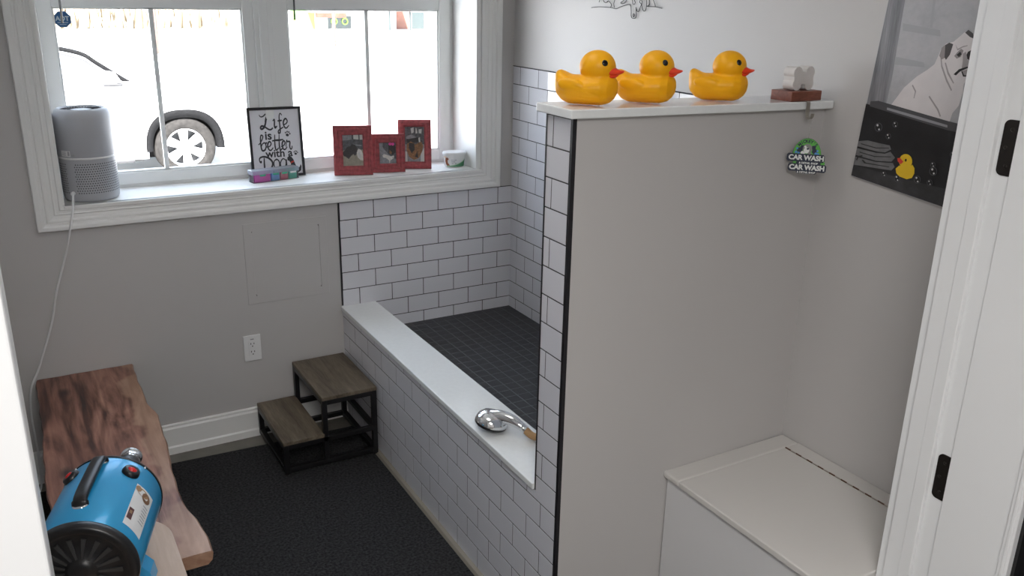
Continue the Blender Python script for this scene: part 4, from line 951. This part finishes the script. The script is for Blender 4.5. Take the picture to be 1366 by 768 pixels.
obj('stretcher', MB().tube([(-1.835, -1.505, .16), (-1.835, -1.835, .16)], .011, 10), PALEW, ps)

# ================================================================== PET DRYER
dang = .3245
Fp = Vector((-2.0294, -1.602, 0)); ax = Vector((math.sin(dang), math.cos(dang), 0))
DL, DR = .3165, .1198
DG = .022
dr = thing('pet_dryer', 'metallic blue cylindrical pet blower dryer with black handle lying on the pale stool', 'pet dryer', (Fp.x+ax.x*DL/2, Fp.y+ax.y*DL/2, PZT), (0, 0, -dang))
MY = Matrix.Translation((0, 0, DG+DR)) @ Matrix.Rotation(-PI/2, 4, 'X')       # lathe axis -> local +Y
def along(p0): return [(r_, z_) for r_, z_ in p0]
m = MB(); m.lathe([(DR-.003, -DL/2+.016), (DR-.001, -DL/2+.018), (DR-.001, DL/2-.006)], 72, 0, MY)
obj('body', m, BLUE, dr, local=True)
m = MB(); m.lathe([(DR-.002, DL/2-.008), (DR+.0008, DL/2-.008), (DR+.0008, DL/2-.001), (DR-.002, DL/2)], 72, 0, MY)
m.lathe([(DR-.002, DL/2), (DR-.004, DL/2+.0008), (DR-.05, DL/2+.012), (.03, DL/2+.014), (.03, DL/2+.010)], 72, 0, MY); obj('rear_cap', m, BLACKP, dr, local=True)
m = MB(); m.lathe([(DR-.004, -DL/2+.022), (DR+.0008, -DL/2+.021), (DR+.0018, -DL/2+.016), (DR+.0018, -DL/2+.002), (DR-.001, -DL/2-.003), (DR-.006, -DL/2-.005), (DR-.014, -DL/2-.005), (DR-.018, -DL/2-.002), (DR-.024, -DL/2+.001), (.030, -DL/2+.001), (.028, -DL/2-.004), (.012, -DL/2-.006), (0, -DL/2-.006)], 72, 0, MY)
fc_ = obj('intake_cover', m, BLACKP, dr, local=True)
GREYB = pmat('worn black plastic', (.035, .035, .036), .35)
m = MB()
for k in range(18):
    a = 2*PI*k/18; u = Vector((math.cos(a), 0, math.sin(a))); w = Vector((-math.sin(a), 0, math.cos(a))); c0 = Vector((0, -DL/2, DG+DR))
    b0, b1, h0, h1 = .036, .088, .0022, .0055
    ps_ = [c0+u*b0-w*h0, c0+u*b0+w*h0, c0+u*b1+w*h1, c0+u*b1-w*h1]; up = Vector((0, -.003, 0))
    m.hexa([p+Vector((0, .0005, 0)) for p in ps_], [p+up for p in ps_])
obj('intake_rib', m, GREYB, fc_, local=True)
m = MB(); cN = Vector((.024, DL/2, DG+DR+.040))
m.tube([cN+Vector((0, -.02, 0)), cN+Vector((0, .070, .004)), cN+Vector((0, .085, .004))], [.036, .036, .031], 28)
nz = obj('nozzle_socket', m, BLACKP, dr, local=True)
m = MB(); m.lathe([(.024, 0), (.029, .001), (.030, .006), (.027, .008), (.0262, .04), (.028, .042), (.028, .048), (.023, .048), (.022, .02), (0, .02)], 36, 0, Matrix.Translation(cN+Vector((0, .080, .004))) @ Matrix.Rotation(-PI/2, 4, 'X'))
obj('chrome_ring', m, CHROME, nz, local=True)
def rad(th_deg, yl, d=0):     # point on the shell: angle from up towards +X (right), yl along the axis from the rear (0) to the front (1)
    t = A(th_deg); rr_ = DR-.001+d
    return Vector((rr_*math.sin(t), DL/2-yl*DL, DG+DR+rr_*math.cos(t)))
# handle
m = MB(); th_ = -5
hp = [(.075, -.002), (.085, .008), (.13, .0125), (.24, .0145), (.50, .0145), (.63, .0125), (.69, .008), (.705, -.002)]
P_ = catmull([rad(th_, a, b) for a, b in hp], 5); t = A(th_); rgt = Vector((math.cos(t), 0, -math.sin(t)))
vs = []
for i, p in enumerate(P_):
    a, b = P_[max(i-1, 0)], P_[min(i+1, len(P_)-1)]; tg = (b-a).normalized(); up = rgt.cross(tg).normalized()
    f = i/(len(P_)-1); hw = .0155 if .12 < f < .88 else .019; hh = .0085
    for k in range(12):
        an = 2*PI*k/12; vs.append(p+rgt*hw*math.copysign(abs(math.cos(an))**.6, math.cos(an))+up*hh*math.copysign(abs(math.sin(an))**.6, math.sin(an)))
N = len(P_); m.add(vs, [[i*12+k, i*12+(k+1) % 12, (i+1)*12+(k+1) % 12, (i+1)*12+k] for i in range(N-1) for k in range(12)]+[list(range(12))[::-1], [(N-1)*12+k for k in range(12)]], 0, True)
hd = obj('handle', m, BLACKP, dr, local=True)
for yl in (.075, .705):
    m = MB()
    c = rad(th_, yl, 0); M_ = Matrix.Translation(c) @ Matrix.Rotation(A(th_), 4, 'Y')
    m.lathe([(0, .002), (.015, .002), (.018, .001), (.018, -.003)], 20, 0, M_)
    obj('handle_foot', m, CHROME, hd, local=True)
# rocker switches
for th_s, yl in ((33, .19), (-40, .15)):
    c = rad(th_s, yl, 0); M_ = Matrix.Translation(c) @ Matrix.Rotation(A(th_s), 4, 'Y')
    m = MB(); m.lathe([(.0115, .0115), (.017, .0115), (.020, .009), (.022, .002), (.022, -.004)], 28, 0, M_); m.lathe([(.0, .0085), (.0115, .0085), (.0115, .0115)], 28, 0, M_); sw = obj('switch_collar', m, BLACKP, dr, local=True)
    m = MB(); m.lathe([(0, .0150), (.006, .0142), (.0112, .0115), (.0116, .008)], 24, 0, M_ , True, 1.0, .75); obj('switch', m, RED, sw, local=True)
# label with a picture
m = MB()
def LP(s_, q_, d): # s across (deg), q along axis fraction
    return rad(s_, q_, d)
def lpatch(s0, s1, q0, q1, d, mi, n=6):
    vs = []
    for k in range(n+1): vs += [LP(s0+(s1-s0)*k/n, q0, d), LP(s0+(s1-s0)*k/n, q1, d)]
    m.add(vs, [[2*k, 2*k+2, 2*k+3, 2*k+1] for k in range(n)], mi)
lpatch(45, 74, .28, .82, .0007, 0)
for k in range(7): lpatch(62+(k % 2), 71, .46+.035*k, .472+.035*k, .001, 1, 3)
def ldisc(s0, q0, rs, rq, mi, d=.0011): m.add([LP(s0+rs*math.cos(2*PI*k/16), q0+rq*math.sin(2*PI*k/16), d) for k in range(16)], [list(range(16))], mi)
ldisc(56, .345, 9, .045, 2); ldisc(63, .37, 7, .06, 3, .0012); ldisc(49, .33, 4, .035, 2, .0012); lpatch(46.5, 53, .60, .74, .0012, 4, 3); lpatch(48, 51.5, .63, .67, .0014, 2, 2)
obj('picture_label', m, [LABELW, LABELG, pmat('tan fur print', (.36, .22, .12), .4), pmat('brown fur print', (.24, .13, .07), .4), pmat('maroon print', (.10, .03, .03), .4)], dr, local=True)
# folded sheet feet
for s_ in (1, -1):
    m = MB()
    for yl in (.42, .60):
        pass
    y0_, y1_ = DL/2-.60*DL, DL/2-.44*DL
    a = [(s_*.088, DG+.038), (s_*.112, DG+.012), (s_*.118, 0), (s_*.092, 0), (s_*.060, DG+.014)]
    m.prism(a if s_ > 0 else a[::-1], lambda u, v, d: (u, d, v), y0_, y1_); obj('foot_bracket', m, BLUE, dr, local=True, bevel=.002)
for t_ in (47, -40): obj('rivet', MB().sphere(rad(t_, .03, 0), .004, 12, 8), CHROME, dr, local=True)

# ================================================================== CHANGING BENCH BOX
bb = thing('storage_bench', 'white built-in box bench with hinged lid in the corner behind the partition', 'storage bench', (-.25, -2.08, 0))
BT = .527
bx0, by0, by1 = -.478, -2.3995, -1.783
m = MB(); m.box((bx0, by0, 0), (bx0+.018, by1, BT-.020)); m.box((bx0+.018, by0, 0), (-.003, by0+.018, BT-.02)); m.box((bx0+.018, by0+.018, .05), (-.003, by1, .07)); obj('box_panel', m, BENCHF, bb, bevel=.001)
m = MB(); m.box((bx0-.014, by1-.062, BT-.020), (-.002, by1+.006, BT)); o = obj('fixed_top_board', m, BENCHW, bb, bevel=.006, seg=4)
m = MB(); m.box((-.058, by0, BT-.020), (-.002, by1-.0625, BT)); o = obj('hinge_board', m, BENCHW, bb, bevel=.001)
m = MB(); m.box((bx0-.014, by0, BT-.0198), (-.062, by1-.0630, BT)); lid = obj('lid', m, BENCHW, bb, bevel=.004, seg=4)
m = MB(); yy = by1-.0635; k = 0
while yy > by0+.03:
    m.tube([(-.060, yy, BT-.0008), (-.060, yy-.0205, BT-.0008)], .0024, 8, k % 2); yy -= .0215; k += 1
m.box((-.0618, by0, BT-.02), (-.0582, by1-.063, BT-.004), 2)
obj('piano_hinge', m, [HINGEM, pmat('pale hinge metal', (.5, .46, .42), .35, metal=.7), SLOT], lid)

# ================================================================== SHOWER HEAD lying on the curb
CZ = .531
sh = thing('shower_head', 'chrome hand shower head with tan hose lying on the white curb', 'shower head', (-.83, -1.33, CZ))
hc = Vector((-.822, -1.322, CZ+.0335))      # head centre
nrm = Vector((-.24, .12, -1)).normalized()           # spray face points down and a little outwards
Q = nrm.to_track_quat('Z', 'Y').to_matrix().to_4x4()
m = MB(); m.lathe([(0, -.030), (.020, -.0285), (.037, -.023), (.048, -.013), (.0525, -.002), (.053, .004)], 44, 0, Matrix.Translation(hc) @ Q)
obj('head', m, CHROME, sh)
m = MB(); m.lathe([(.053, .004), (.0532, .0045), (.0525, .013), (.050, .0155), (.047, .0165), (0, .0165)], 44, 0, Matrix.Translation(hc) @ Q); sf = obj('spray_face', m, BLACKP, sh)
m = MB(); m.lathe([(.0533, .0035), (.0537, .005), (.0533, .0065)], 44, 0, Matrix.Translation(hc) @ Q); obj('chrome_band', m, CHROME, sf)
m = MB()
hn = catmull([hc+Vector((.002, .0, .010)), hc+Vector((.020, -.024, .0175)), hc+Vector((.038, -.052, .0165)), hc+Vector((.050, -.072, .010)), hc+Vector((.058, -.086, .003))], 6)
m.tube(hn, [.024-.011*(i/(len(hn)-1)) for i in range(len(hn))], 20); obj('neck', m, CHROME, sh)
m = MB()
for f in (.60, .72): 
    p = hn[int(f*(len(hn)-1))]; m.sphere(p+Vector((.006, .004, .011)), .0055, 12, 8)
obj('spray_selector', m, CHROME, sh)
dirn = (hn[-1]-hn[-3]).normalized(); e0 = hn[-1]
m = MB(); m.tube([e0-dirn*.002, e0+dirn*.004, e0+dirn*.005, e0+dirn*.014], [.0135, .0140, .0128, .0128], 22); m.tube([e0+dirn*.014, e0+dirn*.020], .0145, 22); obj('collar', m, CHROME, sh)
m = MB(); e1 = e0+dirn*.018
hs = catmull([e1, e1+dirn*.035+Vector((0, 0, .001)), e1+Vector((.050, -.075, -.0045)), e1+Vector((.11, -.11, -.022)), e1+Vector((.17, -.125, -.075)), Vector((-.50, -1.56, .420)), Vector((-.40, -1.55, .4130)), Vector((-.28, -1.56, .44)), e1+Vector((.55, -.13, .02)), e1+Vector((.565, -.14, .25))], 8)
m.tube(hs, .0118, 14)
obj('hose', m, HOSE, sh)

# ================================================================== OUTDOORS
GZ = -.45
m = MB(); m.box((-60, WY, GZ-.1), (70, 75, GZ)); struct('ground_outside', m, ASPH)
# ---- parked white pickup, side-on
CY = 8.0; WXc = -.09; WR = .37
car = thing('car', 'white pickup truck parked outside the left window sash', 'car', (WXc-1.2, CY+.9, GZ))
arch_r, zc = .445, GZ+WR
def archpts(xc, n=14, r=.445): return [(xc+r*1.0*math.cos(PI-PI*k/n), zc+.02+r*math.sin(PI-PI*k/n)) for k in range(n+1)]
xf, xr = WXc+.98, WXc-4.3
wr2 = WXc-3.35
bodyp = [(xr, zc-.02), (wr2-.445, zc-.02)]+archpts(wr2)+[(wr2+.445, zc-.10), (WXc-.445, zc-.10)]+archpts(WXc)+[(WXc+.445, zc-.02), (xf-.06, zc-.02), (xf, zc+.10), (xf+.02, zc+.45), (xf-.04, zc+.66), (WXc+.5, zc+.76), (WXc-.55, zc+.83), (WXc-1.0, GZ+1.20), (WXc-2.6, GZ+1.20), (WXc-2.65, GZ+1.22), (xr, GZ+1.22)]
m = MB(); m.prism(bodyp[::-1], lambda u, v, d: (u, d, v), CY, CY+1.85); obj('body', m, CARW, car, bevel=.035, seg=3)
cab = [(WXc-.50, GZ+1.16), (WXc-.63, GZ+1.235), (WXc-.90, GZ+1.43), (WXc-1.04, GZ+1.53), (WXc-1.31, GZ+1.60), (WXc-1.7, GZ+1.66), (WXc-2.3, GZ+1.66), (WXc-2.62, GZ+1.55), (WXc-2.72, GZ+1.18)]
m = MB(); n = len(cab)
def ins(v): return .0 + .16*max(0, (v-(GZ+1.18))/.5)
a = [(u, CY+.03+ins(v), v) for u, v in cab]; b = [(u, CY+1.82-ins(v), v) for u, v in cab]
m.add(a, [list(range(n))], 0); m.add(b, [list(range(n))[::-1]], 0); m.add(a+b, [[i, n+i, n+(i+1) % n, (i+1) % n] for i in range(n)], 0)
obj('cab', m, CARW, car, bevel=.02)
for pts_ in ([(-.76, 1.225), (-1.03, 1.44), (-1.33, 1.535), (-1.62, 1.565), (-1.62, 1.225)], [(-1.70, 1.225), (-1.70, 1.57), (-2.26, 1.57), (-2.52, 1.48), (-2.56, 1.225)]):
    m = MB(); vs = [(WXc+u, CY+.022+ins(GZ+v), GZ+v) for u, v in pts_]; cxm = sum(v[0] for v in vs)/len(vs); czm = sum(v[2] for v in vs)/len(vs)
    big = [(cxm+(x-cxm)*1.10, y+.004, czm+(z-czm)*1.24) for x, y, z in vs]
    m.add([(x, y, z) for x, y, z in big], [list(range(len(big)))], 1); m.add([(x, y-.004, z) for x, y, z in vs], [list(range(len(vs)))], 0)
    obj('side_window', m, [CARG, CARB], car)
m = MB(); m.tube(catmull([(u, CY+.03+ins(v)-.004, v-.012) for u, v in cab[:6]], 4), .026, 8); obj('roof_seal', m, FLARE, car)
m = MB(); mx, mz = WXc-.74, GZ+1.235
m.hexa([(mx-.13, CY-.20, mz-.05), (mx+.06, CY-.22, mz-.02), (mx+.06, CY-.05, mz-.02), (mx-.13, CY-.02, mz-.05)], [(mx-.12, CY-.20, mz+.11), (mx-.0, CY-.22, mz+.09), (mx-.0, CY-.05, mz+.09), (mx-.12, CY-.02, mz+.11)]); m.hexa([(mx-.06, CY-.06, mz-.045), (mx+.02, CY-.06, mz-.045), (mx+.02, CY+.03, mz-.04), (mx-.06, CY+.03, mz-.04)], [(mx-.06, CY-.06, mz-.015), (mx+.02, CY-.06, mz-.015), (mx+.02, CY+.03, mz-.01), (mx-.06, CY+.03, mz-.01)], 1)
m.box((mx-.14, CY-.215, mz-.065), (mx+.07, CY-.03, mz-.03), 1)
obj('wing_mirror', m, [CARW, CARB], car, bevel=.012)
m = MB(); m.box((wr2+.5, CY+.05, zc-.135), (WXc-.50, CY+.2, zc-.075)); m.box((wr2+.55, CY-.07, zc-.125), (WXc-.62, CY+.05, zc-.09)); obj('running_board', m, CARB, car, bevel=.01)
m = MB(); m.prism([(xf-.28, zc-.05), (xf+.05, zc+.0), (xf+.06, zc+.22), (xf-.28, zc+.20)], lambda u, v, d: (u, d, v), CY-.015, CY+1.865); obj('bumper', m, CARW, car, bevel=.02)
for xw in (WXc, wr2):
    # squarish black flare
    m = MB(); inn = []; out = []; nA = 28
    for k in range(nA+1):
        a = PI*1.0*k/nA; ex = .80
        sgn = lambda v: math.copysign(abs(v)**ex, v)
        out.append((xw+.468*sgn(math.cos(a)), zc-.02+.498*sgn(math.sin(a)))); inn.append((xw+.385*sgn(math.cos(a)), zc-.02+.395*sgn(math.sin(a))))
    vs = [(u, CY-.02, v) for u, v in out]+[(u, CY+.015, v) for u, v in inn]+[(u, CY+.02, v) for u, v in out]+[(u, CY+.35, v) for u, v in inn]; k2 = nA+1
    fs = []
    for k in range(nA): fs += [[k, k+1, k2+k+1, k2+k], [2*k2+k, 2*k2+k+1, k+1, k], [k2+k, k2+k+1, 3*k2+k+1, 3*k2+k]]
    m.add(vs, fs, 0, True); m.box((xw-.39, CY+.36, zc-.15), (xw+.39, CY+.38, zc+.38)); obj('wheel_arch_flare', m, FLARE, car)
    for side, yc in ((-1, CY+.015), (1, CY+1.835)):
        wM = Matrix.Translation((xw, yc, zc)) @ Matrix.Rotation(PI/2 if side < 0 else -PI/2, 4, 'X')     # lathe Z -> outwards
        m = MB(); m.lathe([(.235, -.20), (.33, -.215), (.362, -.20), (WR, -.17), (WR, -.045), (.360, -.018), (.335, .0), (.29, .004), (.262, -.004), (.238, -.008), (.235, -.02)], 56, 0, wM); wheel = obj('wheel', m, TYRE, car)
        m = MB(); m.lathe([(.240, -.012), (.236, .002), (.226, .002), (.220, -.010), (.215, -.06), (.205, -.19)], 48, 0, wM)
        m.lathe([(0, -.020), (.035, -.020), (.040, -.026), (.075, -.030), (.082, -.05)], 36, 0, wM)
        for k in range(6):
            a = 2*PI*k/6+A(5)+PI/6
            c, s_ = math.cos(a), math.sin(a)
            def WP(u, v, d): return wM @ Vector((u*c-v*s_, u*s_+v*c, d))
            m.hexa([WP(.05, -.040, -.06), WP(.226, -.062, -.05), WP(.226, .062, -.05), WP(.05, .040, -.06)], [WP(.05, -.038, -.028), WP(.226, -.055, -.006), WP(.226, .055, -.006), WP(.05, .038, -.028)])
            m.lathe([(.010, 0), (.010, .012), (0, .014)], 10, 0, wM @ Matrix.Translation((.056*math.cos(a+.5), .056*math.sin(a+.5), -.030)))
        obj('rim', m, ALLOY, wheel)
        m = MB(); m.lathe([(0, -.10), (.215, -.10)], 36, 0, wM); obj('brake_disc', m, CARB, wheel)

# ---- store buildings across the lot
def building(name, label, x0, x1_, y, h, mat_, extras):
    b = thing(name, label, 'building', ((x0+x1_)/2, y+4, GZ))
    m = MB().box((x0, y, GZ), (x1_, y+8, GZ+h)); obj('wall', m, mat_, b); extras(b); return b
def ex1(b):
    obj('panel', MB().box((13.0, 47.90, GZ), (14.4, 47.99, GZ+2.4)), BGRN, b); obj('panel', MB().box((14.5, 47.85, GZ+.65), (16.3, 47.99, GZ+1.0)), BBRK, b)
    w = obj('shop_window', MB().box((15.2, 47.9, GZ+.05), (16.6, 47.99, GZ+.75)), BDRK, b)
    for cx_ in (15.55, 16.2):
        m = MB().lathe([(.13, -.02), (.20, -.02), (.20, .02), (.13, .02), (.13, -.02)], 20, 0, Matrix.Translation((cx_, 47.86, GZ+.45)) @ Matrix.Rotation(PI/2, 4, 'X'))
        obj('round_sign', m, BGRN, w)
    obj('awning', MB().hexa([(14.0, 47.2, GZ+.95), (16.9, 47.2, GZ+.95), (16.9, 48, GZ+.95), (14.0, 48, GZ+.95)], [(14.0, 47.2, GZ+1.05), (16.9, 47.2, GZ+1.05), (16.9, 48, GZ+1.2), (14.0, 48, GZ+1.2)]), BWALLM, b)
    obj('panel', MB().box((14.6, 47.9, GZ+1.2), (17.4, 47.99, GZ+2.9)), BBRK, b)
building('store_building', 'pale store with lime green panel and brown upper wall across the lot', 12.2, 17.8, 48, 4.2, BWALLM, ex1)
def ex2(b):
    for x in (18.05, 19.35): obj('post', MB().box((x, 45.6, GZ), (x+.09, 45.7, GZ+1.15)), BDRK, b)
    obj('canopy', MB().box((17.95, 45.4, GZ+1.15), (19.8, 48.0, GZ+1.32)), BBRK, b)
    obj('doorway', MB().box((20.5, 47.92, GZ), (21.3, 47.99, GZ+1.0)), BDRK, b); obj('panel', MB().box((19.5, 47.94, GZ), (20.4, 47.99, GZ+1.3)), BBRK, b)
building('store_building', 'white store with brown canopy on posts behind the right sash', 17.9, 29, 48, 4.6, BWALLM, ex2)
tag(obj('curb_block', MB().box((14.6, 36.0, GZ), (16.0, 36.2, GZ+.14)), ORNG, bevel=.02), 'low orange curb block on the lot', 'curb')
# ---- bare trees and dry brush
def bare_tree(x, y, h, seed, label):
    rr_ = random.Random(seed); t = thing('bare_tree', label, 'tree', (x, y, GZ), (0, 0, 0), 'bare young trees across the lot')
    m = MB(); m.tube(catmull([(x, y, GZ), (x+.05, y, GZ+h*.35), (x-.04, y, GZ+h*.7), (x+.02, y, GZ+h)], 4), [.10-.085*i/12 for i in range(13)], 7); obj('trunk', m, BARK, t)
    m = MB()
    for k in range(26):
        z = GZ+h*rr_.uniform(.3, .95); a = rr_.uniform(0, 2*PI); l = (h-(z-GZ))*.55*rr_.uniform(.6, 1.1)+.2; p = Vector((x, y, z)); d = Vector((math.cos(a), math.sin(a), rr_.uniform(.5, 1.1))).normalized()
        e = p+d*l; m.tube([p, p+d*l*.5+Vector((0, 0, .04)), e], [.022, .014, .005], 5)
        for j in range(3):
            d2 = (d+Vector((rr_.uniform(-.7, .7), rr_.uniform(-.7, .7), rr_.uniform(-.1, .6)))).normalized(); s0 = p+d*l*rr_.uniform(.35, .9); m.tube([s0, s0+d2*l*.4], [.010, .004], 4)
    obj('branches', m, BARK, t)
for x, y, h, s_, lab in ((2.95, 30, 4.5, 1, 'thin bare tree seen through the left half of the left sash'), (6.2, 30, 5, 2, 'thin bare tree seen beside the window mullion'), (10.4, 33, 4.6, 3, 'thin bare tree seen left of the right sash muntin')): bare_tree(x, y, h, s_, lab)
rr_ = random.Random(5); m = MB()
for k in range(1500):
    x = rr_.uniform(-14, 11.2); y = 50+rr_.uniform(-1.2, 4); h = rr_.uniform(.5, 2.6); dx_ = rr_.uniform(-.35, .35)
    w_ = rr_.uniform(.03, .12); m.add([(x-w_, y, GZ), (x+w_, y, GZ), (x+dx_+w_*.3, y, GZ+h), (x+dx_-w_*.3, y, GZ+h), (x, y+w_, GZ), (x+dx_, y+w_*.3, GZ+h)], [[0, 1, 2, 3], [1, 4, 5, 2], [4, 0, 3, 5]])
m.box((-16, 55, GZ), (11.5, 55.3, GZ+2.2))
o = obj('dry_brush', m, DRYG); tag(o, 'line of dry tan brush along the far edge of the lot', 'brush', None, 'stuff')

# ================================================================== LIGHT
w = bpy.data.worlds.new('World'); SC.world = w; w.use_nodes = True
nt = w.node_tree; bg = nt.nodes['Background']
bg.inputs['Color'].default_value = (.76, .905, 1.10, 1); bg.inputs['Strength'].default_value = 4.4
sun = bpy.data.lights.new('sun', 'SUN'); sun.energy = 50; sun.angle = A(3); sun.color = (1, .98, .95)
so = bpy.data.objects.new('sun', sun); COL.objects.link(so); so.rotation_euler = (A(38), 0, A(-25))    # comes over the building, lights the far side of the lot
def area(name, loc, size, energy, col=(1, 1, 1), rot=(0, 0, 0)):
    l = bpy.data.lights.new(name, 'AREA'); l.energy = energy; l.size = size[0]; l.shape = 'RECTANGLE'; l.size_y = size[1]; l.color = col
    o = bpy.data.objects.new(name, l); COL.objects.link(o); o.location = loc; o.rotation_euler = rot; return o
area('corridor_ceiling_light', (-1.9, -3.9, H-.03), (.6, 1.2), 54, (1, .975, .95))
area('room_fill_light', (-1.2, -1.6, H-.03), (.6, .6), 4, (1, .97, .95))  # added fill lamp that lifts the room's tones, not an actual ceiling fixture

# ================================================================== CAMERA
cam = bpy.data.cameras.new('camera'); cam.sensor_width = 36; cam.lens = 30.7588; cam.clip_start = .02; cam.clip_end = 300
co = bpy.data.objects.new('camera', cam); COL.objects.link(co); SC.camera = co
rt_ = Vector((.86703, -.49786, .01969)); up_ = Vector((.14366, .28765, .9469)); fw_ = Vector((.47709, .81817, -.32092))
Mx = Matrix((rt_, up_, -fw_)).transposed().to_4x4(); Mx.translation = Vector((-2.03729, -3.51667, 1.86040)); co.matrix_world = Mx
vs_ = SC.view_settings; vs_.view_transform = 'Standard'; vs_.look = 'None'; vs_.gamma = 1; vs_.use_curve_mapping = False; vs_.exposure = 0
SC.display_settings.display_device = 'sRGB'
SC.cycles.use_denoising = True
